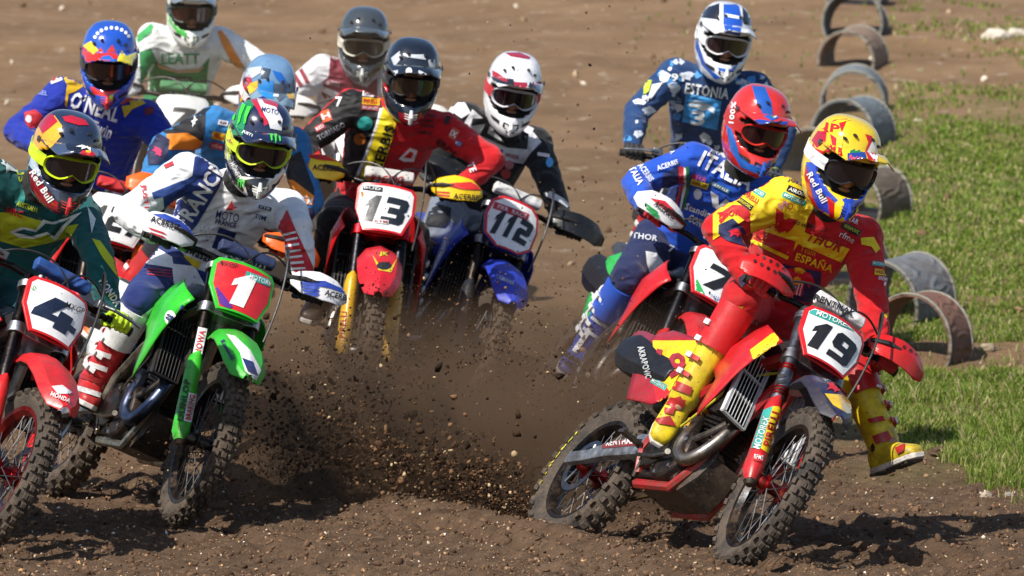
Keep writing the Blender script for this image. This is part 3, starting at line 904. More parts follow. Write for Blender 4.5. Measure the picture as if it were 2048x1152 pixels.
            obj('guard_arm', arm.tf(SB), black, root)
    # cables
    for a, b, e in ((-.235, .30, .04), (.235, .22, -.04)):
        cb = MB(); pts = []
        p0, p1, p2, p3 = F(.90, 0, a), F(.96, .08, a * .5), F(.93, .14, b * .1 + e), F(.60, .06, e * 1.6)
        for k in range(17):
            t = k / 16; pts.append(p0 * (1 - t) ** 3 + p1 * 3 * t * (1 - t) ** 2 + p2 * 3 * t * t * (1 - t) + p3 * t ** 3)
        cb.tube(pts, .0045, 6); obj('cable', cb.tf(S), mat('plastic', '#1d1d1f', .4, .05), root)
    if cfg.get('loop', 1):
        cb = MB(); pts = []
        p0, p1, p2, p3 = F(.90, -.01, .235), F(1.08, .10, .10), F(.90, .20, .20), F(.52, .05, .15)
        for k in range(21):
            t = k / 20; pts.append(p0 * (1 - t) ** 3 + p1 * 3 * t * (1 - t) ** 2 + p2 * 3 * t * t * (1 - t) + p3 * t ** 3)
        cb.tube(pts, .005, 6); obj('brake_hose', cb.tf(S), mat('plastic', '#222326', .4, .05), root)
    # ---- frame
    fr = MB()
    fc = mat('metal', cfg.get('frame', '#8e9096'), .4) if cfg.get('frame_metal', 1) else mat('plastic', cfg['frame'], .3, .2)
    for sy in (-1, 1):
        fr.tube([(1.10, sy * .03, .93), (1.00, sy * .085, .84), (.80, sy * .125, .68), (.62, sy * .13, .52), (.56, sy * .12, .40), (.60, sy * .10, .30)], [.04, .042, .040, .036, .034, .03], 8, flat=.6)
        fr.tube([(1.10, sy * .02, .86), (1.04, sy * .05, .62), (.98, sy * .085, .38), (.90, sy * .10, .26), (.62, sy * .10, .26)], [.026, .022, .02, .02, .02], 8)
    fr.tube([(1.16, 0, .80), (1.075, 0, .99)], .045, 14)
    obj('frame', fr, fc, root)
    sf = MB()
    for sy in (-1, 1):
        sf.tube([(.72, sy * .06, .82), (.35, sy * .07, .87), (.08, sy * .07, .93)], .012, 8); sf.tube([(.56, sy * .09, .55), (.30, sy * .08, .80), (.10, sy * .07, .90)], .011, 8)
    obj('subframe', sf, dark, root)
    # ---- engine
    en = MB(); en.box((.72, 0, .40), (.36, .22, .22)); en.lathe([(.115, -.14), (.125, -.12), (.125, .12), (.11, .14)], (.80, 0, .40), LY, 28); en.lathe([(.09, -.135), (.10, -.12), (.10, .12)], (.64, 0, .42), LY, 24)
    obj('crankcase', en, dark, root, bevel=.01)
    cv = MB(); cv.lathe([(.085, 0), (.082, -.015), (.06, -.022), (.02, -.026), (.001, -.026)], (.71, -.137, .40), LY, 28)
    for k in range(6):
        q = 2 * math.pi * k / 6; cv.lathe([(.008, 0), (.008, -.012), (.001, -.014)], (.71 + .088 * math.cos(q), -.135, .40 + .088 * math.sin(q)), LY, 8)
    obj('clutch_cover', cv, mat('metal', cfg.get('cover', '#4a4641'), .4, .3), root)
    for k in range(7):                      # case bolts and hoses
        q = R(30 + k * 48); obj('case_bolt', MB().lathe([(.009, 0), (.009, -.012), (.004, -.014)], (.80 + .105 * math.cos(q), -.138, .40 + .105 * math.sin(q)), LY, 8), alu, root)
    obj('water_hose', MB().tube(cr([(1.03, -.10, .56), (.98, -.12, .50), (.90, -.12, .47), (.82, -.11, .46)], 4), .014, 10), mat('rubber', '#18181a', .6, .15), root)
    obj('crankcase_vent', MB().tube(cr([(.84, -.03, .68), (.78, -.14, .66), (.68, -.15, .55), (.62, -.14, .40), (.60, -.12, .28)], 4), .006, 7), mat('rubber', '#202022', .6, .1), root)
    obj('clutch_cable', MB().tube(cr([(1.08, .05, .92), (1.0, -.12, .76), (.90, -.145, .62), (.76, -.14, .50)], 4), .005, 6), mat('plastic', '#c8c020' if cfg['num'] == '19' else '#222224', .5, .1), root)
    ig = MB().lathe([(.062, 0), (.060, .016), (.03, .022), (.001, .022)], (.80, .137, .40), LY, 24); obj('ignition_cover', ig, mat('metal', '#4a4641', .4, .3), root)
    cy = MB()
    T = Matrix.Translation((.84, 0, .58)) @ Matrix.Rotation(R(8), 4, 'Y')
    for k in range(6): cy.box(T @ Vector((0, 0, -.07 + k * .018)), (.17, .15, .010), T.to_3x3())
    cy.box(T @ Vector((0, 0, -.02)), (.14, .12, .14), T.to_3x3()); cy.box(T @ Vector((0, 0, .075)), (.18, .17, .07), T.to_3x3())
    obj('cylinder', cy, mat('metal', '#55565a', .45, .3), root, bevel=.003)
    # exhaust header: leaves the head forward, loops down and back on the right side
    pts = []
    ctrl = [(.90, -.03, .62), (.99, -.05, .61), (1.035, -.08, .53), (1.02, -.115, .42), (.955, -.135, .365), (.885, -.145, .40), (.855, -.135, .47), (.80, -.10, .54), (.70, -.075, .60), (.55, -.08, .67), (.40, -.12, .74)]
    ex = MB().tube(cr(ctrl, 5), .0255, 16)
    obj('exhaust_header', ex, mat('pipe', cfg.get('pipe', '#a09890'), .36, .2), root)
    mf = MB(); rg = []
    for x, y, z, r in ((.42, -.13, .735, .04), (.36, -.135, .75, .062), (.10, -.15, .80, .085), (.02, -.155, .82, .085), (-.04, -.16, .835, .062)):
        rg.append([Vector((x + .25 * r * math.sin(a), y + r * math.cos(a) * .62, z + r * math.sin(a))) for a in [math.pi / 4 * k + .39 for k in range(8)]])
    mf.loft(rg); K['muffler'] = obj('muffler', mf, mat('dark_metal', '#3a3d44', .4), root, smooth=20, bevel=.004)
    # radiators with louvres
    for sy in (-1, 1):
        Rt = Matrix.Translation((1.045, sy * .125, .71)) @ Matrix.Rotation(R(-18), 4, 'Y') @ Matrix.Rotation(sy * R(-8), 4, 'Z')
        rd = MB().box(Rt @ Vector((-.012, 0, 0)), (.03, .125, .30), Rt.to_3x3()); obj('radiator', rd, mat('dark_metal', '#202022', .6), root)
        lm = mat('plastic', cfg.get('louvre', '#222326'), .35, .12)
        o = None
        fm = MB()
        for dy in (-.062, .062): fm.box(Rt @ Vector((.012, dy, 0)), (.02, .010, .31), Rt.to_3x3())
        for dz in (-.155, -.05, .05, .155): fm.box(Rt @ Vector((.014, 0, dz)), (.014, .13, .008), Rt.to_3x3())
        lf = obj('louvre_frame', fm, lm, root)
        for k in range(7):
            sl_ = MB(); Ry = Rt.to_3x3() @ Matrix.Rotation(R(35) * sy, 3, 'Z')
            sl_.box(Rt @ Vector((.016, -.05 + k * .0167, 0)), (.018, .003, .30), Ry); obj('louvre', sl_, lm, lf)
    # shrouds
    for sy in (-1, 1):
        ol = cfg.get('shroud', [(.60, .85), (.74, .955), (.98, .985), (1.10, .945), (1.215, .90), (1.15, .78), (1.06, .60), (1.00, .52), (.955, .56), (.93, .70), (.80, .76), (.64, .78)])
        p, t = tess([ol]); p, t = subdiv2d(p, t, .06)
        def Q(u, v):
            y = .105 + .115 * max(0, min(1, (u - .62) / .42)) ** .8 - .05 * max(0, (v - .86)) / .12
            if u > 1.12: y -= (u - 1.12) * .35
            return Vector((u, sy * y, v))
        a = MB(); a.add([Q(u, v) for u, v in p], t)
        o = obj('radiator_shroud', a, P1, root, smooth=50); md = o.modifiers.new('thickness', 'SOLIDIFY'); md.thickness = .006; md.offset = 0
        if sy < 0: K['shroud'] = o
    tk = MB(); rg = []
    for x, hw, zb, zt in ((1.06, .05, .86, .965), (1.0, .085, .82, .99), (.88, .10, .80, 1.0), (.76, .085, .80, .975), (.66, .065, .80, .94)):
        rg.append([Vector((x, hw * a, zb + (zt - zb) * b)) for a, b in ((-1, 0), (1, 0), (1.05, .6), (.6, 1), (-.6, 1), (-1.05, .6))])
    tk.loft(rg); obj('fuel_tank', tk, mat('plastic', cfg.get('tank', '#1c1c1e')), root, bevel=.01)
    st = MB(); rg = []
    for x, hw, zt in ((.95, .05, .985), (.85, .075, .975), (.65, .085, .945), (.4, .09, .945), (.15, .085, .965), (-.02, .07, .985), (-.06, .05, .975)):
        rg.append([Vector((x, hw * a, zt + b)) for a, b in ((-1, -.07), (1, -.07), (1.05, -.03), (.8, 0), (-.8, 0), (-1.05, -.03))])
    st.loft(rg); obj('seat', st, mat('seat', cfg.get('seat', '#1d1f26')), root, bevel=.008)
    # rear fender and side panels
    rings = []
    for x, z, hw in ((.30, .90, .085), (.12, .93, .09), (-.05, .965, .085), (-.2, .995, .072), (-.32, 1.01, .05), (-.36, 1.012, .02)):
        top = [(-1, -.04), (-.8, -.005), (0, .008), (.8, -.005), (1, -.04)]
        rings.append([Vector((x, a * hw, z + b)) for a, b in top] + [Vector((x, a * hw * .96, z + b - .006)) for a, b in reversed(top)])
    K['rfender'] = obj('rear_fender', MB().loft(rings), mat('plastic', cfg.get('rear', c1)), root, smooth=28)
    for sy in (-1, 1):
        ol = [(.60, .84), (.44, .92), (.20, .95), (.13, .90), (.15, .74), (.24, .60), (.42, .60), (.54, .70)]
        y0 = .165 if sy < 0 else .14
        p, t = tess([ol]); p, t = subdiv2d(p, t, .06)
        a = MB(); a.add([Vector((u, sy * (.09 + (y0 - .09) * math.sin(max(0, min(1, (.6 - u) / .6)) * 2.2) - .03 * max(0, v - .9) / .05), v)) for u, v in p], t)
        o = obj('side_panel', a, mat('plastic', cfg.get('side', c2)), root, smooth=50); md = o.modifiers.new('thickness', 'SOLIDIFY'); md.thickness = .005; md.offset = 0
        if sy < 0: K['side'] = o
    ab = MB().box((.40, 0, .74), (.26, .15, .24)); obj('airbox', ab, black, root, bevel=.02)
    # swingarm, shock, chain
    sa = MB()
    for sy in (-1, 1):
        rg = []
        for x, y, z, h, ww in ((.60, .095, .43, .04, .02), (.48, .105, .425, .048, .022), (.25, .108, .39, .034, .018), (.08, .105, .355, .026, .016), (-.05, .105, .34, .026, .014)):
            rg.append([Vector((x, sy * (y + a * ww), z + b * h)) for a, b in ((-1, -.8), (-.8, -1), (.8, -1), (1, -.8), (1, .8), (.8, 1), (-.8, 1), (-1, .8))])
        sa.loft(rg)
    sa.box((.42, 0, .42), (.09, .2, .07))
    K['swing'] = obj('swingarm', sa, mat('metal', cfg.get('swing', '#c6cad0'), .5, .02), root)
    sh = MB().tube([(.46, 0, .42), (.60, 0, .80)], .022, 12)
    for k in range(9): sh.ring(Vector((.48, 0, .48)) + Vector((.14, 0, .38)).normalized() * k * .03, (.14, 0, .38), .038, .012, .010, 16)
    obj('shock', sh, mat('metal', '#c08a30', .4), root)
    ch = MB()
    for z0, z1 in ((.47, .43), (.36, .235)):
        ch.prism([(.62, z0), (.0, z1), (.0, z1 - .012), (.62, z0 - .012)], lambda u, v, ww: Vector((u, .066 + ww, v)), .012)
    obj('chain', ch, mat('dark_metal', '#6a5a3a', .5), root)
    sk = MB(); rings = []
    for x, z, hw in ((1.03, .42, .07), (1.0, .33, .085), (.93, .262, .095), (.75, .25, .095), (.60, .255, .085)):
        rings.append([Vector((x, a * hw, z + b)) for a, b in ((-1, .05), (-.85, 0), (.85, 0), (1, .05), (.98, .055), (.83, .008), (-.83, .008), (-.98, .055))])
    obj('skid_plate', MB().loft(rings), mat('plastic', cfg.get('skid', '#1b1b1c'), .5, .45), root)
    for sy in (-1, 1):
        pg = MB().box((.56, sy * .20, .405), (.045, .10, .014))
        for k in range(4): pg.box((.56, sy * (.165 + k * .025), .417), (.045, .004, .012))
        pg.tube([(.56, sy * .12, .40), (.56, sy * .16, .40)], .012, 8)
        obj('foot_peg', pg, mat('metal', '#77726a', .45, .3), root)
    br = MB().tube([(.60, -.155, .36), (.74, -.165, .35), (.86, -.165, .37), (.88, -.18, .37)], [.008, .008, .008, .012], 8)
    obj('brake_pedal', br, mat('metal', '#8a8780'), root)
    gr = MB().tube([(.66, .155, .38), (.80, .165, .42), (.82, .19, .42)], [.008, .008, .01], 8); obj('gear_lever', gr, alu, root)
    if cfg.get('tyre_text'):
        txt = cfg['tyre_text']; n_ = len(txt); r0 = .292
        for i, ch_ in enumerate(txt):
            q = R(196 - i * 8.2 + (1.5 if ch_ == 'I' else 0)); er = Vector((math.cos(q), 0, math.sin(q))); et = Vector((math.sin(q), 0, -math.cos(q)))
            pts, tr = text2d(ch_, .05); ww = .012 if ch_ == 'I' else .030
            a = MB(); a.add([Vector((0, -.0545 + (.004 if v > 0 else -.0035), RR)) + er * (r0 + v * .030) + et * (u * ww) for u, v in pts], tr)
            obj('lettering', a, mat('print', '#f0e018', .7, .05), root, smooth=0)
    K.update(root=root, M=M, S=S, D=D, cfg=cfg)
    K['grip'] = {-1: M @ SB @ F(.885, -.07, -.345), 1: M @ SB @ F(.885, -.07, .345)}
    K['peg'] = {-1: M @ Vector((.56, -.20, .42)), 1: M @ Vector((.56, .20, .42))}
    return K
# ------------------------------------------------------------------ rider
def ik(a, c, l1, l2, hint):
    d = c - a; L = d.length
    if L > (l1 + l2) * .995: k = L / ((l1 + l2) * .995); l1 *= k; l2 *= k
    if L < abs(l1 - l2) * 1.02 + .02: L = abs(l1 - l2) * 1.02 + .02
    x = (l1 * l1 - l2 * l2 + L * L) / (2 * L); h = math.sqrt(max(0, l1 * l1 - x * x))
    dn = d.normalized(); p = hint - a; p = p - dn * p.dot(dn)
    if p.length < 1e-5: p = Vector((0, 0, -1))
    return a + dn * x + p.normalized() * h

def head_matrix(c, yaw, pitch, roll):
    return Matrix.Translation(c) @ Matrix.Rotation(-math.pi / 2 + R(yaw), 4, 'Z') @ Matrix.Rotation(-R(roll), 4, 'X') @ Matrix.Rotation(R(pitch), 4, 'Y')

HZ = [(.150, .012, .012, .012), (.147, .045, .045, .045), (.135, .073, .076, .083), (.112, .094, .104, .113), (.082, .108, .122, .134), (.048, .1155, .132, .147), (.040, .1165, .1325, .150), (.010, .119, .132, .153), (-.025, .119, .131, .150),
      (-.050, .1175, .135, .142), (-.066, .115, .148, .135), (-.080, .112, .163, .127), (-.105, .103, .180, .110), (-.130, .090, .184, .090), (-.150, .076, .172, .072), (-.163, .058, .145, .055)]
def hshell(th, z):
    """helmet surface: th measured from straight ahead (+ = rider's left), z height"""
    for i in range(len(HZ) - 1):
        if HZ[i][0] >= z >= HZ[i + 1][0]:
            k = (HZ[i][0] - z) / (HZ[i][0] - HZ[i + 1][0]); w_, f, b = [HZ[i][j] * (1 - k) + HZ[i + 1][j] * k for j in (1, 2, 3)]; break
    else:
        w_, f, b = (HZ[0] if z > 0 else HZ[-1])[1:]
    ct, st = math.cos(th), math.sin(th)
    front = ct > 0
    if front:
        chin = max(0, min(1, (-.045 - z) / .05))
        pw = 1 + .35 * chin
        x = f * (abs(ct) ** (1 - .15 * (1 - chin))); y = w_ * math.copysign(abs(st) ** pw, st)
    else: x = -b * abs(ct) ** .9; y = w_ * math.copysign(abs(st) ** .9, st)
    return Vector((x, y, z))

def helmet(root, loc, Mh, cfg, K):
    Ml = Matrix.Translation(-Vector(loc)) @ Mh @ Matrix.Diagonal((cfg.get('hs', 1.13),) * 2 + (cfg.get('hs', 1.13) * 1.05, 1)).to_4x4()
    th_n = 96
    zs = [.150, .147, .141, .135, .124, .112, .097, .082, .066, .055, .044, .030, .012, -.008, -.025, -.040, -.052, -.064, -.072, -.080, -.092, -.105, -.118, -.130, -.141, -.150, -.158, -.163]
    vs = [hshell(2 * math.pi * i / th_n - math.pi, z) for z in zs for i in range(th_n)]
    fs = []
    def inport(th, z):
        if abs(th) > R(66): return False
        lo = -.064 - .012 * math.cos(th * 1.3); hi = .045
        k = abs(th) / R(66); lo += .030 * k ** 4; hi -= .018 * k ** 5
        return lo < z < hi
    for a in range(len(zs) - 1):
        for i in range(th_n):
            j = (i + 1) % th_n; zc = (zs[a] + zs[a + 1]) / 2; tc = 2 * math.pi * (i + .5) / th_n - math.pi
            if inport(tc, zc): continue
            fs.append((a * th_n + i, (a + 1) * th_n + i, (a + 1) * th_n + j, a * th_n + j))
    fs.append(tuple(range(th_n)))
    mb = MB().add(vs, fs).tf(Ml)
    sh = obj('helmet', mb, mat('gloss', cfg['h1'], .14), root, smooth=70)
    md = sh.modifiers.new('thickness', 'SOLIDIFY'); md.thickness = .016; md.offset = -1
    sb = sh.modifiers.new('soft', 'SUBSURF'); sb.levels = 1; sb.render_levels = 1
    # padding
    pad = MB(); rings = []
    for z, s in ((.12, .3), (.10, .75), (.04, .86), (-.03, .88), (-.08, .84), (-.13, .74), (-.155, .5)):
        rg = []
        for i in range(28):
            p = hshell(2 * math.pi * i / 28, z); p = Vector((min(p.x, .085 if z > -.06 else .12) * s, p.y * s, p.z)); rg.append(p)
        rings.append(rg)
    pad.loft(rings); obj('lining', pad.tf(Ml), mat('seat', '#141417'), sh, smooth=180)
    # face: skin seen through the opening, with nose
    fc = MB().sphere((.045, 0, -.02), .062, 18, 12, (.85, 1.0, 1.35)); fc.sphere((.098, 0, -.035), .014, 10, 8, (1, 1, 1.8)); fc.sphere((.090, 0, -.068), .018, 10, 6, (.7, 1.4, .45))
    obj('face', fc.tf(Ml), mat('skin', '#9a6a50'), sh, smooth=180)
    # goggles
    def GP(th, z, r=0): 
        p = Vector((.112 + .006 + r, 0, 0)); q = th
        return Vector(((.120 + r) * math.cos(q) ** .8 if abs(q) < R(89) else 0, (.104 + r) * math.sin(q), z))
    n = 48; loop = []; inner = []
    for i in range(n):
        a = 2 * math.pi * i / n; ca, sa = math.cos(a), math.sin(a)
        th = R(56) * math.copysign(abs(ca) ** .7, ca); z = -.006 + (.040 if sa > 0 else .043) * math.copysign(abs(sa) ** .75, sa)
        if sa < 0: z += .026 * math.exp(-(th / R(13)) ** 2)
        loop.append((th, z)); inner.append((th * .93, (z + .006) * .84 - .006))
    fr = MB(); rings = []
    for (t1, z1), (t2, z2) in zip(loop, inner):
        rings.append([GP(t1, z1, .0), GP(t1, z1, .012), GP((t1 + t2) / 2, (z1 + z2) / 2, .019), GP(t2, z2, .013), GP(t2, z2, .0)])
    rings.append(rings[0]); fr.loft(rings, cap=False)
    K['goggle'] = obj('goggle_frame', fr.tf(Ml), mat('plastic', cfg.get('gog', '#e8e8e8'), .35, .06), sh, smooth=50)
    ln = MB(); p, t = tess([inner]); p, t = subdiv2d([(a * 1, b) for a, b in p], t, .12)
    # refine in angle so the lens curves
    def sub(pts, tris):
        return subdiv2d([(a * .12, b) for a, b in pts], tris, .012)
    p, t = tess([[(a * .12, b) for a, b in inner]]); p, t = subdiv2d(p, t, .014)
    ln.add([GP(a / .12, b, .010) for a, b in p], t)
    K['lens'] = obj('goggle_lens', ln.tf(Ml), mat('lens', cfg.get('lens', '#17131a')), sh, smooth=180)
    # strap
    st = MB()
    for sg in (-1, 1):
        rg = []
        for k in range(15):
            th = R(54 + k * 9); zz = .0 + .004 * k / 14
            a, b = hshell(sg * th, zz + .021), hshell(sg * th, zz - .021)
            if k == 0: a = GP(sg * R(54), .018, .013); b = GP(sg * R(54), -.022, .013)
            elif k == 1: a = (a * .5 + GP(sg * R(60), .018, .016) * .5); b = (b * .5 + GP(sg * R(60), -.022, .016) * .5)
            else:
                a = a * 1.022; b = b * 1.022; a.z = zz + .021; b.z = zz - .021
            rg.append([a, b, b * .985, a * .985])
        st.loft(rg)
    K['strap'] = obj('goggle_strap', st.tf(Ml), mat('cloth', cfg.get('strap', cfg.get('gog', '#e8e8e8'))), sh, smooth=60)
    # peak
    pk = MB(); nu, nv = 21, 9; vs = []
    L = cfg.get('peak_len', .115)
    for j in range(nv):
        v = j / (nv - 1)
        for i in range(nu):
            u = -1 + 2 * i / (nu - 1)
            b0 = hshell(R(80) * u, .070 - .022 * abs(u) ** 1.5) * 1.02; b0.z = .070 - .022 * abs(u) ** 1.5 + .004
            tip = Vector((.132 + L * (1 - .35 * u * u), .098 * u * (1 - .06 * u * u), .088 - .030 * abs(u) ** 2.2))
            p = b0.lerp(tip, v); p.z += .016 * math.sin(math.pi * v) * (1 - u * u) + .006 * math.exp(-(abs(u) - .45) ** 2 / .01) * v
            vs.append(p)
    pk.add(vs, [(j * nu + i, j * nu + i + 1, (j + 1) * nu + i + 1, (j + 1) * nu + i) for j in range(nv - 1) for i in range(nu - 1)])
    pko = obj('helmet_peak', pk.tf(Ml), mat('gloss', cfg.get('peak', cfg['h1']), .16), sh, smooth=60)
    md = pko.modifiers.new('thickness', 'SOLIDIFY'); md.thickness = .0055; md.offset = 1
    K['peak'] = pko
    for u in (-1, 1):
        sc = MB().lathe([(.010, 0), (.010, .006), (.004, .008)], hshell(R(80) * u, .052) * 1.03, (0, u, 0), 12)
        obj('peak_screw', sc.tf(Ml), mat('metal', '#888a90'), sh)
    # chin bar vent, mouth grille, side vents
    vn = MB()
    def onshell(th, z, lift): 
        p = hshell(th, z); q = Vector((p.x, p.y, 0)); q.normalize(); return p + q * lift
    def strip(pts, lift, mb_):
        mb_.add([onshell(R(a), z, lift) for a, z in pts], [tuple(range(len(pts)))])
    for sg in (-1, 1):
        obj_v = MB()
        a = [(sg * 4, -.098), (sg * 24, -.094), (sg * 27, -.112), (sg * 15, -.132), (sg * 4, -.136)]
        strip(a, .004, obj_v)
        obj('chin_vent', obj_v.tf(Ml), mat('plastic', '#0c0c0d', .6, .02), sh, smooth=0); obj_v = MB()
        strip([(sg * 34, -.096), (sg * 56, -.090), (sg * 52, -.104), (sg * 36, -.110)], .004, obj_v)
        obj('chin_vent', obj_v.tf(Ml), mat('plastic', '#0c0c0d', .6, .02), sh, smooth=0)
    for sg in (-1, 1):
        for z in (-.104, -.113, -.122):
            gr = MB(); gr.tube([onshell(R(sg * 5), z, .006), onshell(R(sg * 21), z + .002, .006)], .0016, 5)
            obj('grille_bar', gr.tf(Ml), mat('plastic', cfg.get('h2', '#d0d0d0'), .4), sh)
    gr = MB().tube([onshell(0, -.088, .004), onshell(0, -.112, .008), onshell(0, -.140, .004)], [.006, .010, .007], 8)
    obj('chin_grille', gr.tf(Ml), mat('plastic', cfg.get('h2', '#d0d0d0'), .4), sh)
    for sg in (-1, 1):
        for th, z in ((sg * 22, .118), (sg * 40, .100)):
            tv = MB(); c_ = onshell(R(th), z, .002); tv.sphere(c_, .010, 8, 5, (1.6, .8, .5))
            obj('top_vent', tv.tf(Ml), mat('plastic', '#121214', .5), sh)
    K['helmet'] = sh
    return sh

def boot_mesh(Kn, An, toe, cfg, root, loc, K, side):
    u = (Kn - An).normalized(); L = (Kn - An).length
    t = (toe - An); t = (t - u * t.dot(u) * .0)
    f = t.normalized(); s = u.cross(f).normalized(); nrm = f.cross(s).normalized()   # nrm: up from the sole
    if nrm.dot(u) < 0: nrm = -nrm
    mb = MB()
    def ring(c, x, y, rx, ry, n=16, sq=2.6):
        return [c + x * rx * math.copysign(abs(math.cos(a)) ** (2 / sq), math.cos(a)) + y * ry * math.copysign(abs(math.sin(a)) ** (2 / sq), math.sin(a)) for a in [2 * math.pi * k / n for k in range(n)]]
    fp = (f - u * f.dot(u)).normalized(); sp = u.cross(fp).normalized()
    top = An + u * min(.36, L * .84)
    sh = MB(); rings = []
    for k, (r1, r2, off) in zip((0, .12, .3, .5, .72, .92, 1.0), ((.064, .060, .0), (.063, .058, .0), (.063, .058, -.003), (.068, .063, -.008), (.076, .070, -.010), (.080, .074, -.008), (.076, .071, -.008))):
        c = An.lerp(top, k) + fp * off; rings.append(ring(c, fp, sp, r1, r2))
    sh.loft(rings)
    ft = MB(); rings = []
    Ls = .205
    for k, (hw, h, zc) in zip((-.075, -.065, -.03, .03, .09, .14, .185, .205), ((.032, .038, -.03), (.044, .052, -.026), (.049, .060, -.016), (.050, .056, -.020), (.051, .044, -.033), (.051, .036, -.040), (.043, .029, -.045), (.024, .018, -.050))):
        c = An + f * k + nrm * (zc - .018); rings.append(ring(c, s, nrm, hw, h))
    ft.loft(rings); sh.merge(ft); sh.sphere(An, .062)
    me = remesh(sh, .0075, 3)
    o = obj('boot', me, mat('plastic', cfg['boot'], .42, .22), root, smooth=180, local=loc); K['boot' + side] = o
    # sole
    so = MB(); rg = []
    for k, hw in ((-.085, .028), (-.06, .043), (0, .044), (.06, .046), (.13, .050), (.18, .043), (.212, .022)):
        c = An + f * k + nrm * (-.083 if k < .17 else -.080)
        rg.append([c - s * hw - nrm * .012, c + s * hw - nrm * .012, c + s * hw * 1.03 + nrm * .009, c - s * hw * 1.03 + nrm * .009])
    so.loft(rg); so_ = MB().merge(so)
    obj('sole', so_, mat('rubber', cfg.get('sole', '#e8e6e2'), .7, .2), o, bevel=.004, local=loc)
    tr = MB()
    for k in (-.07, -.045, -.02, .04, .065, .09, .115, .14, .165): tr.box(An + f * k - nrm * .0975, (1, 1, 1), Matrix((f * .014, s * .08, nrm * .010)).transposed())
    obj('tread', tr, mat('rubber', '#191919', .8, .3), o, local=loc)
    # shin plate, straps and buckles
    sp_ = MB(); rg = []
    for k in (.60, .70, .82, .95, 1.12):
        c = An.lerp(top, k); r1 = .077 + .014 * k; r2 = .072 + .013 * k
        rg.append([c + fp * r1 * math.cos(R(a)) + sp * r2 * math.sin(R(a)) for a in range(-62, 63, 12)] + [c + fp * (r1 - .008) * math.cos(R(a)) + sp * (r2 - .008) * math.sin(R(a)) for a in range(62, -63, -12)])
    sp_.loft(rg); K['shin' + side] = obj('shin_plate', sp_, mat('plastic', cfg.get('boot2', '#b02020'), .35, .15), o, local=loc, smooth=50)
    for k in (.22, .42, .62, .82):
        c = An.lerp(top, k); rr = .071 + .015 * k; bk = MB(); rg = []
        for a in range(20, 200, 15):
            q = R(a) * (1 if side == 'L' else -1); d = fp * math.cos(q) + sp * math.sin(q) * (1)
            rg.append([c + d * (rr + .004) + u * .009, c + d * (rr + .004) - u * .009, c + d * (rr - .004) - u * .009, c + d * (rr - .004) + u * .009])
        bk.loft(rg); obj('boot_strap', bk, mat('plastic', cfg.get('strapc', cfg.get('boot2', '#b02020')), .4, .12), o, local=loc)
        q = R(55) * (1 if side == 'L' else -1); d = fp * math.cos(q) + sp * math.sin(q)
        b2 = MB().box(c + d * (rr + .008), (1, 1, 1), Matrix((d * .010, d.cross(u) * .034, u * .022)).transposed())
        obj('buckle', b2, mat('plastic', cfg.get('buckle', '#e6e6e6'), .35), o, bevel=.002, local=loc)
    tc = MB().sphere(An + f * .150 - nrm * .060, .042, 14, 8, (1, 1, 1), Matrix((f * 1.25, s * 1.12, nrm * .66)).transposed())
    obj('toe_cap', tc, mat('plastic', cfg.get('toe', cfg['boot']), .4, .3), o, local=loc, smooth=180)
    
    for q_ in (-1, 1): obj('ankle_pivot', MB().lathe([(.020, 0), (.018, .008), (.004, .010)], An + sp * .050 * q_, sp * q_, 16), mat('plastic', '#1a1a1c', .4), o, local=loc)
    return top

